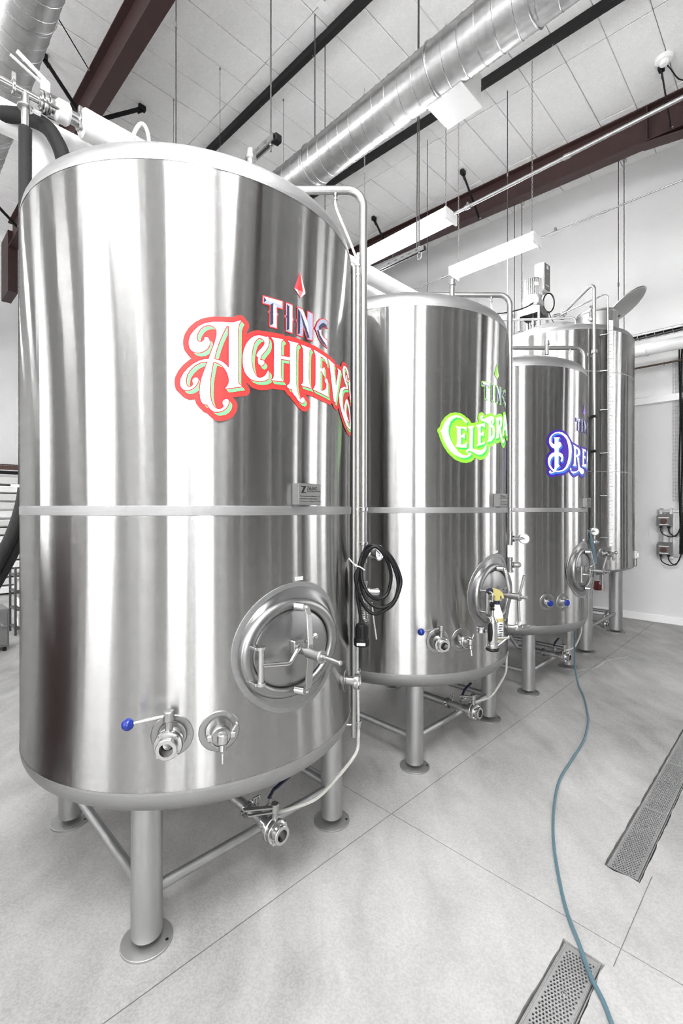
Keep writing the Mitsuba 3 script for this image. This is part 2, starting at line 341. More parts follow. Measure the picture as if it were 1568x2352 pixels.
brace(1.55, 3.85, 1.24, 4.0, 'black brace with a bolt hole on the right of the upper left red beam')
brace(3.965, 3.45, 4.28, 3.95, 'black brace from the ceiling to the right red beam, seen past the nearest tank')
k = thing('tie_rod', 'thin dark tie rod from the left duct to the red beam', 'rod')
add('bar', rod(hv(0.82, 3.46, 4.235), hv(1.14, 3.79, 4.265), .006), 'm_black', k); add('nut', mv(cyl(.013, -.01, .01, 6), *hv(1.13, 3.78, 4.264)), 'm_dull', k)
k = thing('heat_detector', 'round white detector on the ceiling at upper right', 'detector')
dz = ceil_z(.74 * H); det = hv(3.905, 0.72, 0); det[2] = dz
add('base', mv(lathe([(0, -.045), (.075, -.045), (.088, -.03), (.09, 0), (0, 0)], 28), *det), 'm_white', k); add('dome', mv(lathe([(0, -.085), (.035, -.083), (.048, -.07), (.05, -.045), (0, -.045)], 24), *det), 'm_white', k)
add('cable', tube(spline([det + V(.05, 0, -.02), det + V(.10, -.05, -.10), det + V(.22, -.10, -.16), det + V(.35, -.2, -.20), V(4.27 * H, .60 * H, dz - .25)]), .007, 8), 'm_black', k)

# ================================================================ ducts
def spiral_duct(key, x, z, r, y0, y1, seed):
    n = 48
    add('barrel', mv(put(lathe([(r, 0), (r, y1 - y0)], n), frame((0, 0, 0), (0, 1, 0))), x, y0, z), 'm_galv', key)
    pitch, L = 0.145, y1 - y0; t = np.linspace(0, L / pitch * 2 * np.pi, int(L / pitch * 22))
    add('seam', tube(np.stack([x + (r + .0005) * np.cos(t), y0 + t * pitch / 2 / np.pi, z + (r + .0005) * np.sin(t)], -1), .0042, 5), 'm_galv', key, label='raised spiral seam')
    rings = [put(ring(r + .002, .008, 40, 6), frame((x, q, z), (0, 1, 0))) for q in np.arange(y0 + 1.0, y1, 1.55)]
    for q in rings: add('coupling', q, 'm_galv', key)
dk1 = thing('spiral_duct', 'large round galvanised duct crossing the ceiling above the tanks', 'duct')
spiral_duct(dk1, 2.035 * H, 3.245 * H, 0.12 * H, -0.2 * H, 7.2 * H, 1)
for (y, rr) in ((2.28, .0), (.85, 0)):
    add('hanger_rod', rod((2.035 * H, y * H, 3.365 * H), (2.035 * H, y * H, ceil_z(y * H)), .006), 'm_rod', dk1); add('hanger_strap', put(ring(.12 * H + .006, .006, 40, 6), frame(hv(2.035, y, 3.245), (0, 1, 0))), 'm_galv', dk1)
bx_, by_ = (2.07 * H, 2.273 * H), (1.228 * H, 1.43 * H)
register = thing('air_register', 'white square air outlet box under the round duct', 'air vent')
add('case', box(((bx_[0] + bx_[1]) / 2, (by_[0] + by_[1]) / 2, 3.2185 * H), (bx_[1] - bx_[0], by_[1] - by_[0], .177 * H), .004), 'm_offwhite', register, smooth=False)
add('face', box(((bx_[0] + bx_[1]) / 2, (by_[0] + by_[1]) / 2, 3.128 * H), (bx_[1] - bx_[0] + .012, by_[1] - by_[0] + .012, .008), .002), 'm_white', register, smooth=False)
dk2 = thing('spiral_duct', 'round galvanised duct at the top left corner', 'duct')
spiral_duct(dk2, 0.4746 * H, 3.245 * H, 0.12 * H, 0.9 * H, 7.4 * H, 2)
add('hanger_strap', put(ring(.12 * H + .006, .006, 40, 6), frame(hv(.4746, 3.9, 3.245), (0, 1, 0))), 'm_galv', dk2); add('hanger_rod', rod(hv(.4746, 3.9, 3.365), (.4746 * H, 3.9 * H, ceil_z(3.9 * H)), .006), 'm_rod', dk2)

# ================================================================ lamps
def chain(a, b, pitch=0.028):
    L = np.linalg.norm(np.subtract(b, a)); n = max(2, int(L / pitch)); ms = []
    lk = tube(np.array([(math.cos(t) * .008 + 0, math.sin(t) * .018, 0) for t in np.arange(8) * np.pi / 4]), .0028, 4, closed=True)
    for i in range(n):
        M = frame(np.asarray(a) + (np.subtract(b, a)) * (i + .5) / n, (1, 0, 0) if i % 2 else (0, 1, 0), (0, 0, 1)); ms.append(put(lk, M))
    return join(*ms)
def strip_lamp(x, y0, y1, z, label, chains=(0.04, 0.04), group=None, cord=True):
    k = thing('fluorescent_lamp', label, 'lamp', group)
    x, y0, y1, z = x * H, y0 * H, y1 * H, z * H; yc, L = (y0 + y1) / 2, y1 - y0
    add('housing', box((x, yc, z + .058), (.20, L, .026), .006), 'm_white', k, smooth=False)
    q = [(-.115, .045)] + [(.115 * math.sin(t), .03 - .085 * math.cos(t) ** .8 if math.cos(t) > 0 else .03) for t in np.linspace(-1.45, 1.45, 15)] + [(.115, .045)]
    m = extrude(Polygon(q), L - .05); m.apply_transform(np.array([[1, 0, 0, x], [0, 0, 1, y0 + .025], [0, 1, 0, z], [0, 0, 0, 1.0]])); m.fix_normals()
    q = add('diffuser', m, 'm_white', k, smooth=40, label='glowing wrap-round lens'); scene[q]['emitter'] = {'type': 'area', 'radiance': {'type': 'rgb', 'value': [LAMP, LAMP, LAMP]}}
    for yy in (y0 + .012, y1 - .012): add('end_cap', box((x, yy, z + .005), (.235, .024, .12), .012), 'm_white', k, smooth=False)
    for yy in (y0 + chains[0] * H, y1 - chains[1] * H):
        add('chain', chain((x, yy, z + .07), (x, yy, ceil_z(yy) - .01)), 'm_dull', k, kind='stuff')
    return k
strip_lamp(2.66, 1.647, 2.43, 2.907, 'lit fluorescent strip lamp hanging behind the second tank, nearer the duct', (.043, .02))
strip_lamp(3.30, 1.35, 2.03, 2.893, 'lit fluorescent strip lamp hanging nearer the white back wall', (.04, .05))
for x, y, z in ((-.30, .15, 2.95), (-.02, .15, 2.95), (.55, .30, 2.95), (-.55, -.75, 2.95), (-.30, -.75, 2.95), (-1.4, .7, 2.95), (-2.9, -.6, 2.95), (-2.9, 2.8, 2.95), (-1.1, 5.0, 2.95), (.0, 6.3, 2.95)):
    strip_lamp(x, y - .375, y + .375, z, 'fluorescent strip lamp over the rest of the room', group='lamps outside the picture')
for x, y1, z, r, l in ((2.66, 1.63, 2.915, .0165, 'pale electrical conduit running right from the nearer lamp'), (3.30, 1.33, 2.90, .0085, 'thin pale conduit running right from the lamp by the back wall')):
    k = thing('conduit', l, 'pipe'); add('pipe', rod((x * H, y1 * H, z * H), (x * H, (.40 if x < 3 else .45) * H, z * H), r, 14), 'm_galv', k)
    add('coupling', put(cyl(r * 1.5, -.03, .03, 14), frame((x * H, (y1 - .10) * H, z * H), (0, 1, 0))), 'm_galv', k); add('coupling', put(cyl(r * 1.4, -.03, .03, 14), frame((x * H, .93 * H, z * H), (0, 1, 0))), 'm_galv', k)
    add('clip', box((x * H, (y1 - .10) * H, z * H + .02), (.03, .02, .05), .003), 'm_galv', k, smooth=False)
k = thing('conduit', 'thin pale conduit leading left from the lamp by the back wall', 'pipe'); add('pipe', rod(hv(3.3, 2.04, 2.90), hv(3.3, 4.6, 2.90), .0085, 12), 'm_galv', k); add('coupling', put(cyl(.013, -.03, .03, 14), frame(hv(3.3, 2.12, 2.90), (0, 1, 0))), 'm_galv', k)

# ================================================================ tanks: shared shapes (metres, tank axis at the origin)
R = 0.481 * H
ZB, ZT, ZM = 0.372 * H, 1.775 * H, 0.997 * H     # lower weld, upper weld, middle band
def wavy_shell(r, z0, z1, n, rows, seed, amp=1.0):
    """rolled sheet: a cylinder whose skin is slightly uneven round its girth; uv runs round (u) and up (v)"""
    th = np.linspace(-np.pi, np.pi, n + 1); z = np.linspace(z0, z1, rows); TH, Z = np.meshgrid(th, z)
    c, s = np.cos(TH), np.sin(TH); q = lambda f, fz, sd: meshkit.noise(np.stack([c * f + 50, s * f + 50, Z * fz + 9], -1), sd) - 0.5
    d = amp * (0.0008 * q(2.2, .2, seed) + 0.0003 * q(6.0, .3, seed + 1) + 0.00034 * q(17.0, .4, seed + 2) + 0.00018 * q(45.0, .4, seed + 3) + 0.00003 * q(90.0, .5, seed + 4))
    d = d * np.clip(np.minimum(Z - z0, z1 - Z) / 0.05, 0, 1)
    rr = r + d; v = np.stack([rr * np.sin(TH), -rr * np.cos(TH), Z], -1).reshape(-1, 3)     # theta 0 faces -y
    uv = np.stack([(TH + np.pi) / (2 * np.pi), Z / 3], -1).reshape(-1, 2)
    i, j = np.meshgrid(np.arange(rows - 1), np.arange(n), indexing='ij'); a = (i * (n + 1) + j).ravel(); b = a + 1; e = a + n + 1; f = e + 1
    return (v, np.vstack([np.stack([a, b, f], -1), np.stack([a, f, e], -1)])), uv
def shell_part(key, r, z0, z1, M, seed, n=1000, rows=44, amp=1.0):
    mesh, uv = wavy_shell(r, z0, z1, n, rows, seed, amp)
    k = numbered(key + '__shell'); scene[k] = mikit.ply(trimesh.Trimesh(*mesh, process=False), 'm_shell', smooth=True, uv=uv); scene[k]['to_world'] = T(M); return k
def pos(th, rho, z):                             # tank-local point, theta in degrees from -y towards +x; rho and z in H
    a = math.radians(th); return V(rho * math.sin(a), -rho * math.cos(a), z) * H
def nrm(th): a = math.radians(th); return V(math.sin(a), -math.cos(a), 0)
def at_shell(th, z, out=0.0, r=0.481): return frame(pos(th, r, z) + nrm(th) * out, nrm(th))

def wrap(poly, off, r=R, step=0.02):
    """flat polygon in (arc length, height) laid on the cylinder, off metres proud"""
    poly = poly.buffer(0); x0, y0, x1, y1 = poly.bounds; vs, fs, k = [], [], 0
    for q in np.arange(math.floor(x0 / step), math.ceil(x1 / step)):
        for g in getattr(poly.intersection(sbox(q * step, y0 - 1, (q + 1) * step, y1 + 1)), 'geoms', None) or [poly.intersection(sbox(q * step, y0 - 1, (q + 1) * step, y1 + 1))]:
            if g.geom_type != 'Polygon' or g.area < 1e-8: continue
            v, f = triangulate_polygon(g, engine='earcut'); vs.append(v); fs.append(np.asarray(f) + k); k += len(v)
    v, f = np.vstack(vs), np.vstack(fs); a = v[:, 0] / r; rr = r + off
    n = np.stack([np.sin(a), -np.cos(a), 0 * a], -1); p = n * rr; p[:, 2] = v[:, 1]
    tri = p[f]; flip = np.einsum('ij,ij->i', np.cross(tri[:, 1] - tri[:, 0], tri[:, 2] - tri[:, 0]), n[f[:, 0]]) < 0; f[flip] = f[flip][:, ::-1]
    return trimesh.Trimesh(p, f, process=False)
def mm(p): return Polygon(np.array(p) / 1000.0).buffer(0)
def soft(g, d): return g.buffer(d).buffer(-2 * d).buffer(d)
def word_decal(key, letters, holes, body, shade, line, M, th0=0.0):
    w = union_all([mm(p) for p in letters]); hl = union_all([mm(p) for p in holes]) if holes else None
    if hl is not None: w = w.difference(hl)
    w = soft(w, .0016)
    sh = union_all([affinity.translate(w, .0016 * q, -.0016 * q) for q in range(0, 9)])
    back = union_all([sh, w]).buffer(.020); back = union_all([Polygon(g.exterior) for g in getattr(back, 'geoms', [back])])
    sh = sh.difference(w.buffer(.0035))
    d = f'{key}'
    b = add('logo_backing', wrap(back, .0022), body, d, smooth=False, M=M, label='coloured decal ground of the word')
    for g in getattr(w.buffer(.0042), 'geoms', [w.buffer(.0042)]): add('logo_outline', wrap(g, .0030), line, b, smooth=False, M=M)
    for g in getattr(sh, 'geoms', [sh]):
        if g.area > 1.5e-5: add('logo_shadow', wrap(g, .0034), shade, b, smooth=False, M=M)
    for g in sorted(getattr(w, 'geoms', [w]), key=lambda g: g.bounds[0]): add('letter', wrap(g, .0040), 'm_ink_white', b, smooth=False, M=M)
def small_decal(key, line, gem, gempale, M):
    t = DECAL['tinc']
    for p in t['outline']: pass
    ol = [mm(p).buffer(.004) for p in t['outline']]
    for i, g in enumerate(ol):
        k = add('letter_outline', wrap(g, .0022), line, key, smooth=False, M=M)
        add('letter_face', wrap(mm(t['outline'][i]), .0028), 'm_ink_mid', k, smooth=False, M=M)
        for nm, m in (('dark', 'm_ink_dark'), ('light', 'm_ink_light'), ('mid', 'm_ink_grey')):
            gs = [mm(p).intersection(g) for p in t[nm]]; gs = [q for q in gs if q.area > 1e-6]
            if gs: add('bevel_' + nm, wrap(union_all(gs), .0034), m, k, smooth=False, M=M)
    k = add('gem', wrap(union_all([mm(p) for p in t['gem'] + t['gempale']]).buffer(.001), .0022), gem[0], key, smooth=False, M=M, label='small faceted gem decal above the letters')
    for p, m in zip(t['gem'], (gem[1], gem[2], gem[0])): add('facet', wrap(mm(p), .0028), m, k, smooth=False, M=M)
    for p in t['gempale']: add('facet', wrap(mm(p), .0028), gempale, k, smooth=False, M=M)
def ink(name, c): principled(name, c, 0.45, specular=0.3); return name
ink('m_ink_white', (.86, .87, .93)); ink('m_ink_dark', (.035, .036, .07)); ink('m_ink_mid', (.34, .35, .47)); ink('m_ink_light', (.66, .70, .80)); ink('m_ink_grey', (.30, .32, .42))
ink('m_red_1', (.56, .035, .032)); ink('m_red_2', (.86, .16, .17)); ink('m_red_3', (.62, .06, .09)); ink('m_red_pale', (.85, .62, .66)); ink('m_red_line', (.50, .02, .035)); ink('m_mint', (.16, .80, .22))
ink('m_lime_1', (.24, .66, .035)); ink('m_lime_2', (.36, .88, .10)); ink('m_lime_pale', (.72, .88, .55)); ink('m_green', (.035, .60, .09))
ink('m_pur_1', (.045, .012, .33)); ink('m_pur_2', (.22, .05, .72)); ink('m_pur_3', (.30, .09, .75)); ink('m_pur_pale', (.50, .36, .82)); ink('m_sky', (.025, .20, .70)); ink('m_pur_line', (.03, .012, .25))

# ---- sanitary fittings, built along +z from a wall at z = 0
def hexbolt(r=.006, l=.02): return join(cyl(r * .55, 0, l, 8), cyl(r, l * .55, l, 6))
def clamp(key, r, M, z, name='clamp'):
    k = add(name, put(join(lathe([(r * .95, -.012), (r, -.012), (r * 1.02, -.005), (r * 1.02, .005), (r, .012), (r * .95, .012)], 28), mv(box((0, 0, 0), (.018, .026, .02), .003), r + .004, .0, 0), mv(box((0, 0, 0), (.018, .02, .018), .003), -r - .003, 0, 0)), M @ trimesh.transformations.translation_matrix((0, 0, z))), 'm_polish', key)
    wing = put(join(cyl(.0045, 0, .034, 8), mv(box((0, 0, 0), (.040, .009, .005), .002), 0, 0, .034), mv(box((0, 0, 0), (.008, .009, .018), .002), -.017, 0, .026), mv(box((0, 0, 0), (.008, .009, .018), .002), .017, 0, .026)), frame((r + .004, .008, 0), (0, 1, 0)))
    add('wing_nut', put(wing, M @ trimesh.transformations.translation_matrix((0, 0, z))), 'm_polish', k)
    return k
def butterfly(key, M, name='butterfly_valve', r=.026, L=.05, lever=None, ball_mat='m_blue', pull=False):
    """ferrule, two flanges with bolts, neck and lever; open end at the front"""
    k = add(name, put(lathe([(r + .004, 0), (r + .004, L - .012), (r * 1.75, L - .010), (r * 1.75, L + .002)], 32), M), 'm_polish', key)
    add('flange', put(lathe([(r, L + .002), (r * 2.0, L + .002), (r * 2.05, L + .006), (r * 2.05, L + .018), (r * 1.9, L + .022), (r * 1.9, L + .028), (r * 2.05, L + .032), (r * 2.05, L + .044), (r * 1.95, L + .048), (r * 1.25, L + .050), (r * 1.25, L + .066), (r * 1.5, L + .068), (r * 1.5, L + .076), (r * 1.42, L + .078), (r * .95, L + .078), (r * .95, L + .03)], 40), M), 'm_polish', k)
    for q in range(4):
        a = math.radians(45 + 90 * q); add('bolt', put(mv(hexbolt(.0075, .022), math.cos(a) * r * 1.72, math.sin(a) * r * 1.72, L + .036), M), 'm_polish', k)
    add('disc', put(mv(put(cyl(r * .94, -.003, .003, 24), frame((0, 0, 0), (.5, 0, .85))), 0, 0, L + .026), M), 'm_satin', k)
    up = V(0, 1, 0)
    nk = join(put(cyl(.014, 0, .034, 16), frame(V(0, r * 1.9, L + .025), up)), put(cyl(.019, 0, .036, 20, .003), frame(V(0, r * 1.9 + .032, L + .025), up)))
    add('neck', put(nk, M), 'm_satin', k); top = V(0, r * 1.9 + .052, L + .025)
    if lever is not None:
        lv = np.asarray(lever, float); add('lever', put(rod(top, top + lv, .0065, 10), M), 'm_polish', k)
        add('lever_ball', put(mv(ball(.021, 20), *(top + lv * 1.06)), M), ball_mat, k, label='blue ball knob')
    if pull is not False:
        d = unit(pull); add('pull_handle', put(join(bar(top, top + d * .15, .022, .007, (0, 1, 0)), bar(top + V(0, -.02, 0), top + d * .13 + V(0, -.026, 0), .014, .006, (0, 1, 0))), M), 'm_satin', k)
    return k
def dished(th, z, r0, r1, depth, n=44, rr=0.481, proud=.0025):
    """round doubler plate that follows the shell out to r1 with a shallow dish inside r0"""
    ph = np.arange(n) * 2 * np.pi / n; rad = [r1, r1 - .003] + list(np.linspace(r1 - .004, r0, 4)) + list(np.linspace(r0 - .002, .02, 6)); v, f = [], []
    for i, q in enumerate(rad):
        for p in ph:
            x, y = q * math.cos(p), q * math.sin(p); sh = math.sqrt((rr * H) ** 2 - x * x) - rr * H
            z_ = sh + (0 if i == 0 else proud)
            if q < r0: t = (r0 - q) / r0; z_ = z_ - depth * min(1, t * 2.2)
            v.append((x, y, z_))
    for i in range(len(rad) - 1):
        for j in range(n):
            j2 = (j + 1) % n; a, b, c, d = i * n + j, i * n + j2, (i + 1) * n + j2, (i + 1) * n + j; f += [(a, b, c), (a, c, d)]
    return put(trimesh.Trimesh(v, f, process=False), at_shell(th, z, 0, rr))
def manway(key, th, z, M, handle):
    """round door in a raised ring on a doubler plate; local x = right, y = up, z = out"""
    F = M @ at_shell(th, z) @ trimesh.transformations.translation_matrix((-.020, 0, 0)); FD = M @ at_shell(th, z); EL = np.diag([1.13, .912, 1, 1.0]); n = 72; ph = np.arange(n) * 2 * np.pi / n
    def polar(rads, zf):
        v, f = [], []
        for q in rads:
            for p in ph:
                x, y = q * math.cos(p) * (1 + .22 * min(1, max(0, (.248 - q) / .058))) - .02 * min(1, max(0, (.248 - q) / .058)), q * math.sin(p) * (.957 if q > .26 else .98); v.append((x, y, zf(q, math.sqrt(R * R - x * x) - R)))
        for i in range(len(rads) - 1):
            for j in range(n):
                j2 = (j + 1) % n; a, b, c, d = i * n + j, i * n + j2, (i + 1) * n + j2, (i + 1) * n + j; f += [(a, b, c), (a, c, d)]
        return put(trimesh.Trimesh(v, f, process=False), FD)
    mk = add('manway', polar([.275, .274, .265, .255, .249], lambda q, sh: sh + (.0005 if q > .2745 else .0035)), 'm_band', key, label='round manway with a domed door')
    st = lambda q: (lambda t: t * t * (3 - 2 * t))(np.clip((.249 - q) / .05, 0, 1))
    add('neck_plate', polar(list(np.linspace(.249, .185, 12)), lambda q, sh: (sh + .0035) * (1 - st(q)) + .004 * st(q)), 'm_satin2', mk)
    add('door_ring', put(lathe([(.217, -.012), (.218, .002), (.215, .012), (.207, .019), (.195, .023), (.183, .022), (.175, .017), (.171, .008), (.170, -.012)], 72), F @ EL), 'm_satin2', mk, label='bright rounded door ring')
    add('door', put(lathe([(.168, -.010), (.1675, .004), (.163, .008), (.150, .011), (.12, .018), (.08, .024), (.04, .028), (0, .029)], 72), F @ EL), 'm_satin2', mk, label='domed oval door')
    sy = .168
    for s in (1, -1): add('lug', put(join(put(cyl(.017, 0, .045, 20, .002), frame((0.0, s * sy, .020), (.45, 0, 1))), mv(ball(.010, 12), .022, s * sy, .066)), F), 'm_polish', mk)
    pth = [V(.022, sy, .066), V(.026, sy - .03, .074), V(.008, .03, .105), V(.004, -.02, .108), V(.020, -sy + .02, .080), V(.020, -sy, .066)]
    ms = [put(box((0, 0, 0), (.034 if i > 2 else .026, .008, np.linalg.norm(b - a) + .006), .002), frame((a + b) / 2, b - a, (0, 0, 1))) for i, (a, b) in enumerate(zip(pth, pth[1:]))]
    add('cross_bar', put(join(*ms), F), 'm_satin', mk, smooth=False)
    add('hub', put(join(mv(box((0, 0, 0), (.055, .055, .03), .004), -.005, .012, .042), cyl(.015, .05, .10, 20), cyl(.021, .10, .185, 24, .003), cyl(.026, .172, .186, 24, .003)), F), 'm_satin', mk)
    if handle == 'screw': add('screw_handle', put(join(cyl(.013, .186, .205, 18), cyl(.0095, .205, .285, 16, .003)), F), 'm_polish', mk)
    else:
        add('screw_handle', put(join(cyl(.010, .186, .23, 14, .002), rod(V(0, 0, .165) + V(.03, .015, .0), V(.0, 0, .165) + V(.030, .135, .03), .0085, 12), rod(V(.01, -.02, .165), V(.035, -.165, .16), .0085, 12)), F), 'm_polish', mk)
    add('side_bolt', put(join(mv(put(cyl(.007, 0, .05, 10), frame((0, 0, 0), (1, .35, .2))), .02, .03, .06), mv(put(cyl(.012, 0, .014, 6), frame((0, 0, 0), (1, .35, .2))), .058, .043, .068)), F), 'm_polish', mk)
    # hinge at the left with its bent arm
    hg = [put(cyl(.012, 0, .125, 16), frame((-.190, -.085, .055), (0, 1, 0))), put(cyl(.018, 0, .012, 20), frame((-.190, .040, .055), (0, 1, 0))), put(cyl(.018, 0, .012, 20), frame((-.190, -.092, .055), (0, 1, 0))),
          box((-.202, .046, .036), (.03, .012, .05), .002), box((-.202, -.086, .036), (.03, .012, .05), .002)]
    add('hinge', put(join(*hg), F), 'm_polish', mk)
    add('hinge_arm', put(tube(bend([V(-.183, -.020, .058), V(-.075, -.030, .085), V(-.030, .012, .075), V(0, .014, .055)], .03), .0088, 12), F), 'm_polish', mk)
    return mk
metal('m_satin2', lambda p, n, uv: mi.Color3f(0.33 + .05 * (FB(p.x * 14, p.y * 14, p.z * 14, 2) - .5)), 0.13)

def leg(key, x, y, M, r, ztop, rf, mat='m_brushed'):
    k = add('leg', mv(lathe([(0, .030), (r - .004, .030), (r, .036), (r, ztop)], 32), x, y, 0), mat, key, M=M)
    add('foot_plate', mv(lathe([(0, 0.0005), (rf, 0.0005), (rf, .008), (rf - .003, .010), (0, .010)], 40), x, y, 0), 'm_dull', k, M=M)
    add('levelling_stud', mv(cyl(.018, .008, .034, 14), x, y, 0), 'm_rod', k, M=M)
    add('anchor_hole', mv(cyl(.006, .0095, .0112, 10), x + rf * .55, y - rf * .62, 0), 'm_black', k, M=M)
    return k
def tank(name, label, cx, opt):
    key = thing(name, label, 'tank', None); cx, cy = cx * H, 1.383 * H
    M = np.eye(4); M[:3, 3] = (cx, cy, 0)
    shell_part(key, R, ZB, ZT, M, opt['seed'])
    add('seam_band', lathe([(R + .0008, ZM - .0185), (R + .0018, ZM - .017), (R + .0018, ZM + .017), (R + .0008, ZM + .0185)], 160, False), 'm_band', key, smooth=True, M=M, label='brushed band round the middle')
    kr = .105; t = np.linspace(0, np.pi / 2 * .93, 10)
    prof = [(R - kr + kr * math.cos(a), ZT + kr * math.sin(a)) for a in t]; r1, z1 = prof[-1]
    prof += [(r1 * (1 - q), z1 + .115 * (1 - (1 - q) ** 2)) for q in np.linspace(.15, 1, 9)]
    add('top_head', lathe([(R + .0015, ZT - .012), (R + .0015, ZT)] + prof, 160), 'm_head', key, smooth=40, M=M, label='rounded top head')
    kr = .095; prof = [(R - kr + kr * math.cos(a), ZB - kr * math.sin(a)) for a in np.linspace(0, np.pi / 2 * .92, 10)]; r1, z1 = prof[-1]
    prof += [(r1 * (1 - q), z1 - .08 * (1 - (1 - q) ** 2)) for q in np.linspace(.15, 1, 8)]
    add('bottom_head', lathe(([(R + .001, ZB + .01), (R + .001, ZB)] + prof)[::-1], 160), 'm_head', key, smooth=40, M=M, label='rounded bottom head')
    L = .2965 * H; legs = [(-L, -L), (L, -L), (-L, L), (L, L)]
    for x, y in legs: leg(key, x, y, M, .0345 * H, ZB - .08, .0575 * H)
    zb = .112 * H; rb_ = .0128 * H
    for (a, b) in ((0, 1), (0, 2), (1, 3), (2, 3)):
        add('brace', rod((*legs[a], zb), (*legs[b], zb), rb_, 18), 'm_brushed', key, M=M)
    # outlet pipe and its valves at the front, underneath
    dx = .012 * H
    add('outlet_pipe', join(rod((dx, -.10 * H, .145 * H), (dx, -.335 * H, .145 * H), .026, 20), rod((0, 0, .27 * H), (dx, -.10 * H, .145 * H), .026, 16)), 'm_brushed', key, M=M)
    FO = M @ frame((dx, -.30 * H, .145 * H), (0, -1, 0)); clamp(key, .036, FO, -.075)
    add('support_post', mv(cyl(.008, .112 * H, .145 * H - .02, 10), dx, -.2965 * H, 0), 'm_satin', key, M=M)
    butterfly(key, M @ frame((dx, -.33 * H, .145 * H), (0, -1, 0)), 'outlet_valve', lever=None, pull=(-.95, .25, -.2) if opt.get('pull', 1) > 0 else (-.9, .4, 0))
    ov = add('drain_branch', put(join(rod((0, 0, 0), (.06, 0, 0), .010, 12), mv(ball(.016, 12), .03, 0, 0), mv(cyl(.008, 0, .035, 10), .03, 0, .0)), M @ np.array([[1, 0, 0, dx + .03], [0, 1, 0, -.335 * H + .05], [0, 0, 1, .145 * H + .03], [0, 0, 0, 1.0]])), 'm_satin', key)
    add('lever', put(join(bar((.0, 0, 0), (.03, .0, .03), .016, .005), bar((.03, 0, .03), (.125, 0, .055), .018, .008)), M @ np.array([[1, 0, 0, dx + .05], [0, 1, 0, -.335 * H + .05], [0, 0, 1, .145 * H + .065], [0, 0, 0, 1.0]])), 'm_navy', ov, smooth=False, label='black lever')
    # ports, manway, plate
    for i, th in enumerate((-35.6, -23.6)):
        zz = .503 if i == 0 else .500
        p = add('port', dished(th, zz, .052, .0755, .016), 'm_satin2', key, M=M, label='round recessed port')
        F = M @ at_shell(th, zz, -.012)
        if opt['ports'] == 'valves' and i == 0: butterfly(p, F, 'sample_valve', .024, .045, lever=(-.125, -.016, .012))
        elif opt['ports'] == 'valves':
            add('ferrule', put(lathe([(.021, 0), (.021, .05), (.034, .052), (.034, .062), (0, .062)], 28), F), 'm_satin', p)
            add('clamp', put(join(lathe([(.034, .048), (.038, .05), (.038, .066), (.034, .068)], 28), box((-.040, .0, .057), (.02, .02, .02), .003), rod((.036, .004, .057), (.056, .035, .057), .0055, 8), mv(ball(.008, 10), .058, .038, .057), box((.042, .0, .057), (.02, .022, .02), .003)), F), 'm_polish', p)
            add('tap', put(join(cyl(.015, .06, .105, 18, .002), put(cyl(.019, 0, .034, 20, .003), frame((0, -.005, .1), (0, 1, 0))), put(lathe([(0, 0), (.013, 0), (.013, .02), (.007, .026), (.0065, .06), (0, .06)], 16), frame((0, -.012, .1), (0, -1, .25)))), F), 'm_polish', p)
        else:
            add('ferrule', put(lathe([(.026, -.004), (.026, .04), (.034, .042), (.034, .052), (.028, .054), (0, .054)], 28), F), 'm_polish', p)
            add('plug', put(cyl(.027, .048, .066, 24, .004), F), 'm_blue', p, label='blue plastic plug')
    manway(key, -.4, .661, M, opt['handle'])
    sh = (ZM + .005)
    pl = add('name_plate_holder', put(box((0, 0, 0), (.125, .088, .005), .001), M @ frame(pos(2.6, .481, 1.0375) + nrm(2.6) * .036, nrm(2.6))), 'm_dull2', key, smooth=False, label='small engraved maker plate on a stand-off bracket')
    for sx in (-1, 1): add('bracket', put(box((sx * .060, 0, -.018), (.004, .086, .038), .001), M @ frame(pos(2.6, .481, 1.0375) + nrm(2.6) * .036, nrm(2.6))), 'm_dull2', pl, smooth=False)
    FP = M @ frame(pos(2.6, .481, 1.0375) + nrm(2.6) * .0387, nrm(2.6))
    zl = [Polygon([(-.047, .032), (-.020, .032), (-.034, .008), (-.047, .008), (-.033, .026)]), Polygon([(-.020, .032), (-.021, .030), (-.034, .012), (-.020, .005), (-.047, .005), (-.033, .012)])]
    zp = union_all([Polygon([(-.049, .033), (-.021, .033), (-.036, .0085), (-.021, .0085), (-.0235, .0045), (-.049, .0045), (-.034, .029), (-.0465, .029)])])
    add('lettering', put(join(extrude(zp, .0004), mv(meshkit.text_mesh('ZAJAC', .0125, .0004, True), -.016, .019, 0)), FP), 'm_black', pl, smooth=False, label='engraved name')
    sm = [mv(meshkit.text_mesh('LIQUID PROCESS SYSTEMS', .0042, .0004), -.016, .011, 0)]
    for row, (a, b) in enumerate((('Max working pressure: 1 bar', 'MFG Date: 04-2021'), ('Working Volume: 40 Bbls', 'Job #: 3588A'), ('Total Volume: 47.7 Bbls', 'Serial #: ZLPS3588A-48'))):
        sm += [mv(meshkit.text_mesh(a, .0040, .0003), -.052, -.010 - row * .0105, 0), mv(meshkit.text_mesh(b, .0040, .0003), .006, -.010 - row * .0105, 0)]
    add('small_print', put(join(*sm), FP), 'm_black', pl, smooth=False, kind='stuff')
    tg = add('label_tag', put(box((0, 0, 0), (.042, .014, .001)), M @ at_shell(.8, .8275, .0008)), 'm_white', key, smooth=False, label='small white paper tag above the manway')
    add('lettering', put(mv(meshkit.text_mesh(opt['tag'], .006, .0003), -.016, -.003, 0), M @ at_shell(.8, .8275, .0014)), 'm_ink_dark', tg, smooth=False)
    # top fittings and the cleaning pipe that comes over the edge
    add('top_nozzle', mv(lathe([(.018, -.06), (.018, .03), (.026, .034), (.026, .048), (.022, .05), (.022, .075), (0, .077)], 24), 0, -.28 * H, 1.955 * H), 'm_polish', key, M=M)
    th = 45; rho = .521; rp = .0126 * H
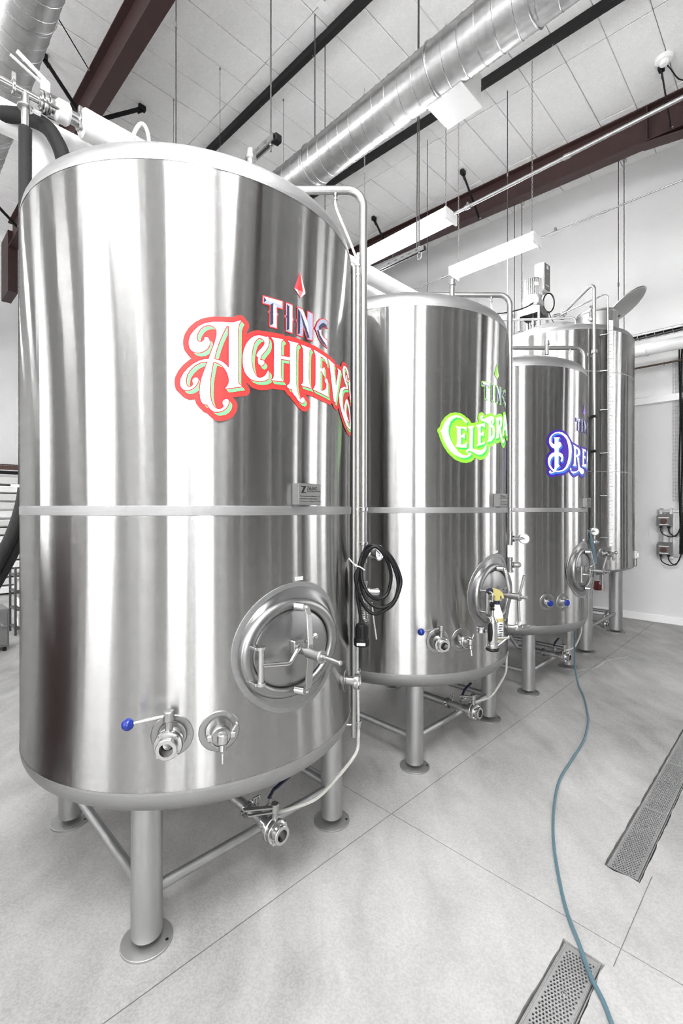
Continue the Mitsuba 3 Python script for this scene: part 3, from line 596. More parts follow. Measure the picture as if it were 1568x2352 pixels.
    arm = [pos(th, .0, 2.026), pos(th, rho, 2.026), pos(th, rho, .84)]
    cp = add('cleaning_pipe', tube(bend(arm, .052 * H, 12), rp, 20), 'm_satin', key, M=M, label='bent stainless pipe over the top and down the side')
    add('pipe_riser', mv(cyl(rp, 1.9 * H, 2.03 * H, 18), 0, 0, 0), 'm_satin', cp, M=M)
    for z in (1.785, 1.755): add('pipe_bracket', rod(pos(th, .483, z), pos(th, rho + .004, z), .009 if z > 1.77 else .007, 12), 'm_polish', cp, M=M)
    add('pipe_bracket', rod(pos(th, .48, 1.0), pos(th, rho, 1.0), .006, 12), 'm_polish', cp, M=M); 
    add('union', put(mv(cyl(.026, -.012, .012, 20, .003), *pos(th, rho, 1.0)), M), 'm_polish', cp)
    add('conduit_tube', tube(bend([pos(th, .47, 1.785), pos(th, .4905, 1.785), pos(th, .4905, .27)], .02), .0092 * H, 14), 'm_satin', key, M=M, label='straight tube hugging the shell')
    # clear level hose: from a nipple on the arm, down the side, to the outlet
    hz = [pos(th, .432, 2.012), pos(th, .434, 1.97), pos(th, .462, 1.90), pos(th, .490, 1.83), pos(th, .5035, 1.775), pos(th, .5035, 1.60), pos(th, .5035, 1.2), pos(th, .5035, .8), pos(th, .502, .52), pos(th, .5045, .40), pos(th, .5055, .312)]
    add('level_hose', tube(spline(hz, 6), .0068, 10), 'm_clear', key, M=M, label='clear level hose')
    add('hose_nipple', put(join(cyl(.007, 0, .05, 10), cyl(.011, .0, .014, 12), cyl(.010, .03, .036, 12)), M @ frame(pos(th, .432, 2.015), (0, 0, -1))), 'm_polish', key)
    add('hose_stub', join(rod(pos(th, .455, .309), pos(th, .5055, .309), .007, 10), mv(cyl(.014, -.016, .016, 12), *pos(th, .5055, .309)), mv(box((0, 0, 0), (.03, .02, .012), .002), *pos(th, .507, .316))), 'm_polish', key, M=M)
    h2 = [pos(th, .5055, .305), pos(th, .505, .27), pos(44, .497, .22), V(.245, -.370, .185) * H, V(.16, -.375, .165) * H, V(.09, -.352, .158) * H, V(.05, -.335, .156) * H]
    add('drain_hose', tube(spline(h2, 7), .0085, 10), 'm_clear', key, M=M, label='clear hose from the side down to the outlet valve')
    # gauge and relief valve on the pipe
    g = pos(th, rho, .86); o = nrm(th)
    add('cross_tee', put(join(mv(cyl(rp * 1.05, -.05, .05, 18), *g), put(cyl(.014, 0, opt['arm'], 16), frame(g, o)), put(cyl(.024, -.006, .006, 20), frame(g + o * .03, o)), mv(cyl(.026, -.01, .01, 20, .002), *(g + V(0, 0, .05)))), M), 'm_polish', cp)
    gd = unit(V(*opt['dial'])); gc = g + o * opt['arm']; GM = M @ frame(gc, gd) @ np.diag([1.28, 1.28, 1.1, 1.0])
    gk = add('pressure_gauge', put(lathe([(0, -.022), (.029, -.022), (.031, -.018), (.031, .008), (.033, .010), (.033, .016), (.029, .018), (.028, .014)], 32), GM), 'm_polish', cp)
    add('dial', put(cyl(.0285, .010, .0125, 32), GM), 'm_white', gk); ticks = [put(box((0, .024, .0128), (.0012, .005, .0006)), trimesh.transformations.rotation_matrix(math.radians(a), (0, 0, 1))) for a in range(-135, 136, 27)]
    add('dial_marks', put(join(*ticks, box((0, -.012, .0128), (.012, .002, .0006))), GM), 'm_ink_dark', gk, smooth=False)
    add('needle', put(bar((.006, -.004, .0145), (-.018, .012, .0145), .0022, .001, (0, 0, 1)), GM), 'm_black', gk, smooth=False)
    pv = pos(th, rho, .735)
    rv = add('relief_valve', put(join(mv(cyl(rp, -.05, .06, 18), *pv), put(lathe([(.012, 0), (.012, .02), (.024, .022), (.024, .034), (.019, .036), (.021, .060), (.020, .078), (.012, .086), (0, .088)], 22), frame(pv, o)), mv(cyl(.024, -.012, .012, 18, .002), *(pv + V(0, 0, .045))), mv(cyl(.027, -.008, .008, 18, .002), *(pv - V(0, 0, .05)))), M), 'm_polish', cp)
    # side valve near the front right
    if opt['side'] == 'clamp':
        p = add('side_port', dished(30, .496, .03, .055, .006), 'm_satin2', key, M=M); F = M @ at_shell(30, .496)
        add('ferrule', put(lathe([(.022, -.01), (.022, .045), (.034, .048), (.034, .058), (.026, .06), (0, .056)], 28), F), 'm_polish', p); clamp(p, .036, F, .055)
    elif opt['side'] == 'nozzle':
        p = add('side_port', dished(24, .482, .03, .055, .006), 'm_satin2', key, M=M); F = M @ at_shell(24, .482); clamp(p, .028, F, .06)
        d = unit(np.linalg.inv(F[:3, :3]) @ unit(V(.95, -.45, 0)))
        add('stone_nozzle', put(join(rod((0, 0, -.01), (0, 0, .06), .016, 16), put(lathe([(0, 0), (.010, 0), (.010, .05), (.015, .055), (.015, .10), (.012, .105), (.012, .12), (.006, .125), (.005, .17), (0, .17)], 18), frame((0, 0, .055), d))), F), 'm_polish', p, label='stepped steel nozzle')
    # decals
    for fn in opt['decal']: fn(key, M)
    return key, M
metal('m_head', lambda p, n, uv: mi.Color3f(0.43 + .06 * (FB(p.x * 10, p.y * 10, p.z * 30, 2) - .5)), 0.26)
metal('m_dull2', 0.27, 0.28)
DECAL = json.loads('''{"words":{"ACH":[[[-245,2368],[-262,2358],[-278,2353],[-309,2349],[-339,2346],[-361,2341],[-381,2334],[-401,2321],[-418,2303],[-430,2284],[-435,2265],[-435,2251],[-432,2239],[-424,2229],[-414,2225],[-403,2225],[-389,2228],[-377,2236],[-367,2247],[-362,2258],[-362,2268],[-364,2278],[-369,2284],[-374,2285],[-380,2283],[-380,2278],[-383,2272],[-389,2266],[-396,2264],[-403,2266],[-407,2274],[-407,2286],[-403,2298],[-395,2312],[-385,2322],[-373,2328],[-361,2330],[-349,2327],[-340,2320],[-337,2308],[-338,2294],[-342,2275],[-349,2253],[-357,2232],[-365,2206],[-369,2195],[-377,2172],[-385,2149],[-392,2126],[-396,2101],[-397,2078],[-395,2058],[-391,2046],[-385,2038],[-377,2036],[-370,2037],[-369,2033],[-361,2022],[-351,2014],[-341,2011],[-329,2013],[-317,2017],[-305,2026],[-296,2039],[-293,2052],[-295,2060],[-300,2063],[-307,2061],[-313,2056],[-316,2050],[-315,2043],[-311,2037],[-313,2031],[-319,2026],[-327,2022],[-335,2023],[-345,2029],[-353,2041],[-358,2057],[-361,2077],[-361,2102],[-360,2129],[-356,2158],[-351,2185],[-348,2197],[-346,2207],[-340,2234],[-333,2257],[-325,2281],[-315,2305],[-306,2325],[-299,2336],[-293,2338],[-258,2339],[-254,2352]],[[-245,2368],[-253,2354],[-257,2341],[-258,2324],[-259,2141],[-257,2126],[-243,2116],[-308,2100],[-298,2113],[-293,2125],[-293,2146],[-293,2344]],[[-292,2177],[-301,2189],[-315,2199],[-331,2205],[-347,2206],[-365,2204],[-381,2202],[-399,2195],[-418,2183],[-438,2165],[-453,2146],[-463,2125],[-465,2109],[-462,2095],[-453,2086],[-441,2084],[-428,2088],[-414,2098],[-405,2112],[-401,2123],[-403,2130],[-409,2133],[-415,2131],[-421,2126],[-423,2119],[-419,2111],[-421,2103],[-426,2099],[-433,2096],[-440,2099],[-444,2107],[-445,2122],[-441,2141],[-430,2160],[-414,2177],[-395,2189],[-369,2196],[-349,2197],[-331,2193],[-317,2185],[-305,2171],[-298,2158],[-294,2143],[-292,2131]],[[-142,2327],[-144,2322],[-152,2322],[-162,2323],[-176,2323],[-190,2318],[-203,2310],[-216,2297],[-228,2279],[-236,2258],[-241,2234],[-241,2215],[-239,2193],[-233,2173],[-223,2159],[-210,2149],[-195,2145],[-179,2145],[-162,2148],[-148,2153],[-136,2162],[-135,2193],[-140,2191],[-144,2182],[-153,2169],[-164,2161],[-174,2158],[-183,2160],[-191,2168],[-200,2184],[-205,2204],[-207,2226],[-205,2250],[-201,2272],[-195,2291],[-186,2304],[-178,2312],[-169,2313],[-160,2310],[-154,2303],[-153,2295],[-157,2287],[-166,2275],[-176,2264],[-184,2252],[-187,2244],[-184,2239],[-179,2237],[-181,2229],[-181,2221],[-178,2212],[-172,2208],[-166,2207],[-159,2211],[-155,2217],[-155,2225],[-159,2229],[-166,2229],[-172,2226],[-171,2234],[-166,2246],[-157,2259],[-148,2270],[-139,2285],[-135,2299],[-135,2312],[-137,2322]],[[-126,2326],[-67,2330],[-78,2321],[-80,2311],[-81,2262],[-38,2264],[-38,2317],[-42,2325],[-52,2330],[8,2332],[-2,2323],[-6,2315],[-8,2261],[-8,2168],[-5,2151],[-1,2135],[6,2117],[12,2106],[19,2102],[20,2108],[26,2114],[34,2114],[39,2109],[39,2100],[34,2094],[26,2090],[15,2092],[1,2099],[-10,2113],[-18,2116],[-26,2127],[-29,2138],[-39,2137],[-50,2141],[-53,2149],[-47,2152],[-40,2160],[-38,2170],[-38,2252],[-81,2249],[-82,2196],[-81,2179],[-78,2170],[-68,2161],[-127,2157],[-117,2165],[-113,2176],[-113,2240],[-112,2301],[-115,2315]],[[17,2331],[80,2329],[68,2318],[65,2305],[63,2203],[65,2185],[68,2175],[79,2161],[16,2163],[26,2170],[31,2178],[32,2196],[32,2303],[29,2318]],[[91,2329],[188,2318],[188,2288],[182,2292],[172,2304],[156,2311],[139,2312],[139,2262],[150,2261],[159,2267],[167,2275],[167,2232],[158,2239],[150,2248],[139,2250],[139,2167],[150,2166],[166,2171],[179,2182],[184,2196],[182,2205],[174,2209],[169,2216],[172,2223],[181,2228],[189,2225],[195,2212],[196,2186],[195,2163],[201,2148],[88,2159],[98,2169],[104,2183],[106,2212],[106,2303],[100,2318]],[[194,2318],[255,2307],[247,2298],[247,2288],[268,2212],[284,2259],[293,2289],[279,2299],[326,2298],[318,2284],[308,2261],[264,2136],[249,2140],[241,2159],[218,2257],[207,2300]],[[358,2329],[345,2311],[350,2286],[371,2264],[421,2238],[432,2239],[442,2242],[446,2246],[399,2275],[380,2295],[372,2318],[379,2326],[389,2327],[420,2319],[436,2294],[447,2296],[456,2299],[459,2302],[447,2328],[409,2338],[376,2336],[365,2333],[358,2329]],[[408,2302],[403,2299],[407,2276],[429,2273],[441,2276],[490,2296],[494,2299],[476,2296],[440,2281],[423,2282],[419,2303],[414,2304],[408,2302]],[[474,2287],[463,2282],[464,2250],[482,2223],[507,2206],[520,2208],[537,2214],[528,2234],[501,2259],[502,2292],[489,2291],[474,2287]],[[317,2211],[303,2181],[306,2146],[331,2109],[369,2076],[416,2054],[474,2049],[496,2052],[511,2057],[524,2092],[506,2132],[468,2168],[426,2186],[411,2185],[396,2179],[372,2145],[372,2115],[400,2088],[437,2078],[452,2080],[460,2083],[460,2086],[431,2097],[398,2121],[399,2149],[414,2168],[437,2159],[472,2125],[485,2085],[473,2060],[450,2063],[401,2086],[362,2119],[342,2154],[340,2189],[353,2213],[377,2227],[423,2237],[431,2240],[433,2243],[371,2236],[365,2234],[327,2217],[317,2211]]],"CEL":[[[-269,2229],[-284,2215],[-293,2208],[-312,2224],[-340,2237],[-371,2240],[-402,2234],[-431,2213],[-452,2185],[-464,2155],[-468,2143],[-478,2141],[-470,2128],[-466,2113],[-456,2086],[-439,2052],[-414,2019],[-380,1993],[-340,1979],[-303,1977],[-274,1986],[-256,1999],[-254,2007],[-266,2012],[-279,2005],[-274,1996],[-293,1989],[-322,1992],[-353,2010],[-384,2043],[-406,2077],[-421,2114],[-425,2145],[-421,2175],[-408,2203],[-389,2221],[-367,2230],[-340,2228],[-317,2216],[-293,2194],[-286,2211]],[[-373,2176],[-353,2169],[-293,2171],[-293,2144],[-308,2159],[-322,2163],[-338,2162],[-335,2114],[-324,2119],[-312,2129],[-307,2132],[-307,2097],[-317,2106],[-335,2107],[-335,2057],[-317,2058],[-303,2062],[-293,2076],[-288,2075],[-291,2043],[-331,2041],[-373,2045],[-365,2059],[-362,2071],[-362,2155]],[[-281,2176],[-233,2184],[-241,2167],[-244,2038],[-217,2032],[-184,2030],[-155,2036],[-134,2050],[-125,2070],[-115,2071],[-115,2047],[-131,2026],[-161,2008],[-190,2002],[-217,2009],[-244,2019],[-269,2025],[-286,2018],[-284,2007],[-291,2010],[-296,2020],[-284,2030],[-269,2037],[-266,2154],[-269,2165]],[[-217,2189],[-131,2211],[-131,2181],[-143,2188],[-161,2190],[-173,2187],[-173,2140],[-161,2145],[-146,2156],[-143,2126],[-155,2131],[-173,2130],[-173,2074],[-149,2082],[-134,2093],[-131,2090],[-134,2078],[-212,2056],[-198,2069],[-196,2081],[-198,2175]],[[-152,2223],[-167,2225],[-176,2240],[-170,2255],[-158,2260],[-149,2257],[-155,2246],[-152,2235],[-131,2239],[-92,2258],[-56,2266],[-30,2262],[-24,2238],[-45,2211],[-22,2197],[-11,2170],[-22,2132],[-56,2104],[-112,2089],[-92,2105],[-88,2206],[-105,2216],[-118,2219]],[[-5,2257],[56,2280],[94,2282],[107,2256],[94,2221],[71,2201],[94,2158],[119,2123],[148,2140],[159,2132],[133,2108],[100,2109],[71,2139],[45,2185],[40,2143],[50,2140],[-5,2122],[8,2136],[8,2246]],[[140,2304],[181,2313],[236,2255],[269,2177],[207,2169],[191,2205],[143,2198],[137,2159],[107,2158],[126,2204]]],"DRE":[[[-422,2187],[-452,2198],[-471,2219],[-480,2246],[-476,2277],[-456,2307],[-420,2330],[-377,2339],[-332,2333],[-289,2312],[-249,2272],[-225,2226],[-218,2175],[-225,2114],[-246,2061],[-278,2020],[-322,1993],[-372,1981],[-411,1980],[-411,1994],[-372,1993],[-332,2004],[-300,2031],[-278,2072],[-264,2120],[-261,2176],[-270,2227],[-289,2274],[-322,2304],[-358,2321],[-387,2325],[-420,2319],[-447,2298],[-456,2274],[-454,2247],[-438,2229],[-420,2226]],[[-420,2155],[-447,2149],[-474,2128],[-488,2097],[-490,2065],[-480,2030],[-456,1999],[-429,1980],[-411,1980],[-411,1994],[-443,2011],[-463,2038],[-467,2070],[-456,2097],[-438,2116],[-418,2122]],[[-429,1996],[-443,1980],[-456,1974],[-456,1988],[-467,1995],[-480,1985],[-476,1970],[-460,1966],[-438,1971],[-415,1986]],[[-436,2288],[-365,2291],[-380,2273],[-381,2245],[-372,2250],[-358,2246],[-348,2231],[-353,2211],[-367,2199],[-380,2188],[-380,2157],[-358,2152],[-337,2141],[-330,2121],[-332,2089],[-342,2075],[-355,2073],[-360,2084],[-353,2097],[-350,2105],[-363,2120],[-380,2125],[-382,2056],[-377,2044],[-365,2037],[-382,2023],[-394,2020],[-401,2004],[-420,1984],[-429,1996],[-424,2024],[-424,2275]],[[-212,2237],[-150,2223],[-103,2209],[-81,2188],[-81,2160],[-103,2138],[-127,2128],[-103,2121],[-99,2077],[-86,2041],[-58,2030],[-17,2025],[13,2010],[1,1984],[-48,1972],[-77,1980],[-103,2004],[-150,1985],[-199,1971],[-225,1982],[-246,2009],[-243,2021],[-231,2026],[-225,2014],[-231,1998],[-199,1991],[-150,1997],[-116,2011],[-127,2075],[-139,2123],[-158,2126],[-158,2061],[-143,2044],[-212,2043],[-189,2060],[-186,2193],[-192,2220]],[[-53,2213],[72,2210],[72,2185],[20,2197],[13,2147],[56,2154],[56,2117],[13,2130],[13,2068],[91,2082],[72,2043],[-53,2047],[-28,2065],[-28,2201]],[[124,2207],[173,2216],[202,2142],[202,2048],[154,2044],[154,2117],[119,2093],[110,2008],[93,2048]]]},"holes":{"ACH":[],"CEL":[[[-67,2234],[-49,2235],[-53,2220],[-67,2214]],[[-64,2197],[-45,2191],[-41,2146],[-64,2120]],[[40,2251],[66,2259],[71,2230],[40,2209]],[[159,2264],[169,2223],[146,2220]]],"DRE":[[[-158,2201],[-127,2193],[-124,2157],[-150,2143]]]},"tinc":{"outline":[[[-158,2479],[-73,2480],[-74,2451],[-100,2451],[-100,2429],[-95,2424],[-100,2416],[-100,2367],[-130,2368],[-129,2418],[-135,2422],[-128,2430],[-128,2452],[-159,2452]],[[-55,2480],[-25,2480],[-25,2429],[-20,2422],[-25,2417],[-26,2366],[-56,2367],[-55,2421],[-62,2423],[-55,2432]],[[1,2479],[29,2479],[55,2436],[58,2480],[89,2479],[89,2425],[92,2422],[89,2416],[87,2366],[57,2365],[32,2410],[29,2366],[-1,2367],[1,2418],[-6,2422],[2,2431]],[[196,2481],[194,2451],[188,2452],[166,2449],[151,2441],[144,2431],[148,2422],[144,2414],[151,2405],[166,2399],[194,2397],[192,2365],[155,2372],[130,2388],[115,2412],[105,2423],[113,2435],[120,2452],[137,2470],[159,2481],[178,2483]]],"dark":[[[-128,2453],[-115,2463],[-115,2382],[-129,2371],[-129,2418],[-133,2423],[-128,2428]],[[-156,2478],[-145,2466],[-156,2454]],[[-52,2476],[-41,2469],[-41,2379],[-54,2370],[-53,2421],[-60,2424],[-53,2431]],[[2,2476],[16,2463],[14,2376],[1,2368],[2,2418],[-3,2423],[2,2431]],[[20,2460],[69,2374],[57,2366],[33,2412],[22,2443]],[[128,2425],[130,2440],[144,2455],[162,2465],[182,2463],[188,2453],[166,2449],[151,2441],[143,2430]],[[115,2419],[126,2422],[137,2403],[155,2389],[190,2369],[155,2373],[131,2389]]],"mid":[[[-156,2453],[-145,2466],[-115,2464],[-128,2454]],[[-113,2465],[-84,2464],[-76,2452],[-100,2452]],[[-53,2369],[-41,2379],[-28,2368]],[[60,2478],[72,2468],[70,2379],[57,2432]],[[16,2459],[31,2414],[29,2367],[15,2375]],[[120,2437],[123,2452],[137,2469],[159,2479],[178,2481],[193,2479],[192,2460],[182,2464],[162,2465],[142,2455],[128,2439],[126,2426]]],"light":[[[-156,2478],[-74,2479],[-84,2464],[-145,2467]],[[6,2477],[29,2478],[57,2432],[69,2375],[22,2463]],[[-40,2468],[-26,2478],[-28,2369],[-40,2378]],[[-115,2462],[-102,2452],[-102,2369],[-115,2376]],[[128,2422],[141,2427],[143,2414],[151,2404],[166,2398],[192,2395],[190,2371],[159,2390],[139,2404]]],"gem":[[[16,2626],[31,2553],[1,2552]],[[16,2626],[1,2553],[-14,2553]],[[1,2552],[31,2552],[16,2523]]],"gempale":[[[16,2626],[45,2552],[31,2552]],[[-14,2552],[1,2552],[12,2530]],[[31,2552],[45,2551],[16,2523]]]}}''')
W, HO = DECAL['words'], DECAL['holes']
tA = tank('bright_tank', 'nearest tall stainless tank, with a red and white lettered decal', .745, dict(seed=11, ports='valves', handle='screw', tag='Bright 304', dial=(.10, -1.0, .0), arm=.072, side='clamp',
    decal=[lambda k, M: word_decal(k, W['ACH'], HO['ACH'], 'm_red_1', 'm_mint', 'm_red_line', M), lambda k, M: small_decal(k, 'm_red_1', ('m_red_2', 'm_red_1', 'm_red_3'), 'm_red_pale', M)]))
tB = tank('bright_tank', 'middle tall stainless tank, with a lime green lettered decal', 1.785, dict(seed=31, ports='valves', handle='tee', tag='Bright', dial=(-.80, -.60, 0), arm=.112, side='nozzle',
    decal=[lambda k, M: word_decal(k, W['CEL'], HO['CEL'], 'm_lime_1', 'm_green', 'm_lime_2', M), lambda k, M: small_decal(k, 'm_lime_1', ('m_lime_2', 'm_lime_1', 'm_lime_1'), 'm_lime_pale', M)]))
tC = tank('bright_tank', 'third tall stainless tank, with a purple and blue lettered decal', 2.826, dict(seed=57, ports='plugs', handle='tee', tag='Bright', dial=(-.80, -.60, 0), arm=.11, side='none',
    decal=[lambda k, M: word_decal(k, W['DRE'], HO['DRE'], 'm_pur_1', 'm_sky', 'm_pur_line', M), lambda k, M: small_decal(k, 'm_pur_1', ('m_pur_2', 'm_pur_3', 'm_pur_1'), 'm_pur_pale', M)]))

# ================================================================ the fourth, agitated tank
k4 = thing('mash_tank', 'larger far stainless tank with an open round lid and a motor on top', 'tank')
C4 = (3.92 * H, 1.49 * H); R4 = .573 * H; M4 = np.eye(4); M4[:3, 3] = (*C4, 0)
shell_part(k4, R4, .575 * H, 2.262 * H, M4, 83, 480, 40, 1.2)
for z in (1.265, 1.962): add('weld_line', lathe([(R4 + .0005, z * H - .003), (R4 + .0016, z * H), (R4 + .0005, z * H + .003)], 120, False), 'm_dull', k4, smooth=True, M=M4)
add('top_head', lathe([(R4 + .001, 2.255 * H), (R4 + .001, 2.262 * H), (.569 * H, 2.276 * H), (.558 * H, 2.292 * H), (.535 * H, 2.306 * H), (.40 * H, 2.362 * H), (.2 * H, 2.455 * H), (.06 * H, 2.50 * H), (0, 2.505 * H)], 120), 'm_head', k4, smooth=40, M=M4)
add('cone_bottom', lathe([(0, .415 * H), (.08 * H, .42 * H), (.25 * H, .472 * H), (.54 * H, .555 * H), (.568 * H, .565 * H), (R4 + .001, .58 * H)], 120), 'm_head', k4, smooth=40, M=M4, label='shallow cone bottom')
for x, y in ((-.379, -.371), (.379, -.366), (-.379, .371), (.379, .371)): leg(k4, x * H, y * H, M4, .049 * H, .53 * H, .069 * H)
for a, b in (((-.379, -.371), (.379, -.366)), ((-.379, -.371), (-.379, .371)), ((.379, -.366), (.379, .371)), ((-.379, .371), (.379, .371))):
    add('brace', rod((a[0] * H, a[1] * H, .155 * H), (b[0] * H, b[1] * H, .155 * H), .022, 16), 'm_brushed', k4, M=M4)
add('outlet_pipe', rod((.077 * H, .25 * H, .115 * H), (.077 * H, -.33 * H, .115 * H), .026, 18), 'm_brushed', k4, M=M4)
add('outlet_drop', tube(bend([V(0, 0, .43 * H), V(0, 0, .2 * H), V(.077 * H, .1 * H, .115 * H)], .05), .026, 14), 'm_brushed', k4, M=M4)
FO = M4 @ frame(hv(.077, -.30, .115), (0, -1, 0)); clamp(k4, .036, FO, -.05); butterfly(k4, M4 @ frame(hv(.077, -.32, .115), (0, -1, 0)), 'outlet_valve', pull=(.95, .3, 0))
def p4(th, rho, z): a = math.radians(th); return V(rho * math.sin(a), -rho * math.cos(a), z) * H
# open lid on its collar
lat = unit(V(1, -1, 0)); fwd = unit(V(1, 1, 0)); cc = V(-.04, -.35, 0) * H
add('manlid_collar', mv(lathe([(.128 * H, 2.34 * H), (.136 * H, 2.34 * H), (.136 * H, 2.455 * H), (.142 * H, 2.462 * H), (.142 * H, 2.472 * H), (.128 * H, 2.472 * H), (.128 * H, 2.34 * H)], 56), *cc), 'm_satin', k4, M=M4, label='round collar of the lid opening')
n0 = -.5 * lat + .866 * V(0, 0, 1); n1 = math.cos(.36) * n0 + math.sin(.36) * fwd; lc = cc + lat * .215 * H + V(0, 0, 2.545 * H)
ld = add('manlid', put(lathe([(0, .034), (.06 * H, .030), (.12 * H, .014), (.150 * H, 0), (.158 * H, -.004), (.165 * H, -.002), (.165 * H, .008), (.158 * H, .010), (.150 * H, .008), (.12 * H, .020), (.06 * H, .036), (0, .040)], 56), M4 @ frame(lc, n1, lat)), 'm_satin', k4, label='open domed lid')
add('lid_rim', put(mv(ring(.158 * H, .008, 56, 8), 0, 0, .003), M4 @ frame(lc, n1, lat)), 'm_polish', ld)
add('hinge', put(join(bar(cc + lat * .14 * H + V(0, 0, 2.44 * H), lc - lat * .07 * H - V(0, 0, .03 * H), .05, .010), put(cyl(.012, -.05, .05, 12), frame(cc + lat * .16 * H + V(0, 0, 2.462 * H), fwd))), M4), 'm_satin', ld)
lt = cc - lat * .10 * H - fwd * .10 * H
add('lid_latch', put(join(mv(box((0, 0, 0), (.06, .03, .10), .008), *(lt + V(0, 0, 2.43 * H))), mv(ball(.032, 14), *(lt + V(-.02, -.01, 2.395 * H))), rod(lt + V(-.02, 0, 2.45 * H), lt + V(.03, -.01, 2.50 * H), .010, 10), mv(ring(.02, .006, 16, 6), *(lt + V(.02, 0, 2.50 * H)))), M4), 'm_polish', k4)
# agitator: stand, gear box, finned motor and its drive box
mo = V(-.045, .135, 0) * H; ag = add('agitator_stand', put(join(mv(box((0, 0, 2.640 * H), (.30, .30, .014), .002), *mo), *[mv(box((sx * .135, sy * .135, 2.56 * H), (.030, .030, .27), .002), *mo) for sx in (-1, 1) for sy in (-1, 1)],
    *[mv(box((0, sy * .143, 2.615 * H), (.30, .012, .07), .002), *mo) for sy in (-1, 1)], *[mv(box((sx * .143, 0, 2.615 * H), (.012, .30, .07), .002), *mo) for sx in (-1, 1)]), M4), 'm_dull2', k4, smooth=False, label='open square stand of the agitator')
add('shaft', mv(join(cyl(.026, 2.47 * H, 2.64 * H, 18), cyl(.036, 2.53 * H, 2.555 * H, 18)), *mo), 'm_satin', ag, M=M4)
gb = add('gear_box', put(join(mv(box((0, 0, 2.705 * H), (.225, .225, .105), .02), *mo), mv(cyl(.12, 2.645 * H, 2.672 * H, 30, .006), *mo), mv(box((-.10, -.03, 2.70 * H), (.07, .07, .05), .01), *mo), mv(cyl(.105, 2.735 * H, 2.765 * H, 30, .004), *mo), mv(box((.10, .04, 2.70 * H), (.11, .16, .12), .03), *mo)), M4), 'm_cast', k4, label='cast gear box')
for q in range(4): add('bolt', mv(mv(put(hexbolt(.011, .02), np.eye(4)), math.cos(q * 1.57 + .6) * .098, math.sin(q * 1.57 + .6) * .098, 2.758 * H), *mo), 'm_dull', gb, M=M4)
mt = add('motor', mv(cyl(.104, 2.755 * H, 2.90 * H, 40), *mo), 'm_darkgrey', k4, M=M4, label='finned electric motor')
add('fan_cover', mv(join(lathe([(.104, 2.895 * H), (.125, 2.90 * H), (.125, 2.965 * H), (.115, 2.985 * H), (.05, 2.992 * H), (0, 2.992 * H)], 36)), *mo), 'm_white', k4, label='white electric motor')
for q in range(26):
    a = q * 2 * math.pi / 26; add('fin', put(box((.109, 0, 2.828 * H), (.022, .006, .135 * H)), M4 @ trimesh.transformations.translation_matrix(mo) @ trimesh.transformations.rotation_matrix(a, (0, 0, 1))), 'm_offwhite', mt, smooth=False)
add('terminal_plate', put(box((0, 0, 0), (.055, .05, .012), .004), M4 @ frame(mo + V(-.085, -.085, 2.84 * H), (-1, -1, 0))), 'm_offwhite', mt, smooth=False)
vc = mo + lat * .165 - fwd * .03 + V(0, 0, 2.922 * H); VM = M4 @ frame(vc, V(-.08, -1, 0))
vf = add('drive_box', put(join(box((0, 0, -.062), (.17, .40, .145), .02), put(lathe([(.0, -.0849), (.20, -.085), (.21, -.08), (.21, .0), (0, .0)], 6), np.diag([.02, .02, .02, 1]))), VM), 'm_offwhite', k4, label='white drive box with a dark front')
add('front_panel', put(box((0, -.01, .014), (.155, .35, .012), .004), VM), 'm_grey', vf, smooth=False)
add('indicator', put(join(box((-.01, .03, .021), (.008, .012, .002)), *[box((-.035 + .03 * q, -.13, .021), (.018, .014, .002)) for q in range(3)], box((0, .12, .0205), (.05, .05, .001))), VM), 'm_offwhite', vf, smooth=False)
for y_ in (-.05, -.105): add('cable_gland', put(put(cyl(.018, 0, .03, 14, .003), frame((-.085, y_, -.07), (-1, 0, 0))), VM), 'm_darkgrey', vf)
cv = vc - lat * .11
kc = thing('motor_cable', 'black cable drooping from the white drive box on the far tank', 'cable')
off = V(*C4, 0)
add('cable', tube(spline([off + vc + V(-.07, .05, -.06), off + vc + V(-.10, .05, -.20), off + vc + V(-.15, .06, -.33), off + vc + V(-.28, .16, -.45), off + vc + V(-.52, .36, -.54), off + vc + V(-.80, .60, -.56), off + vc + V(-1.0, .8, -.57)], 7), .008, 8), 'm_black', kc)
lp = off + vc + V(.04, -.02, -.345); ang = np.linspace(0, 2 * np.pi, 28, endpoint=False)
add('loop', tube(np.array([lp + lat * .075 * math.cos(a) + V(0, 0, .13 * math.sin(a)) for a in ang]), .009, 8, closed=True), 'm_black', kc)
add('tail', tube(spline([lp + V(0, 0, -.13), lp + V(.08, -.03, -.25), lp + V(.15, -.07, -.36)], 6), .005, 6), 'm_black', kc)
for a in (.1, 2.2, 4.0): add('tie', mv(put(ring(.010, .003, 12, 6), frame((0, 0, 0), -math.sin(a) * lat * .075 + V(0, 0, .13 * math.cos(a)))), *(lp + lat * .075 * math.cos(a) + V(0, 0, .13 * math.sin(a)))), 'm_darkgrey', kc)
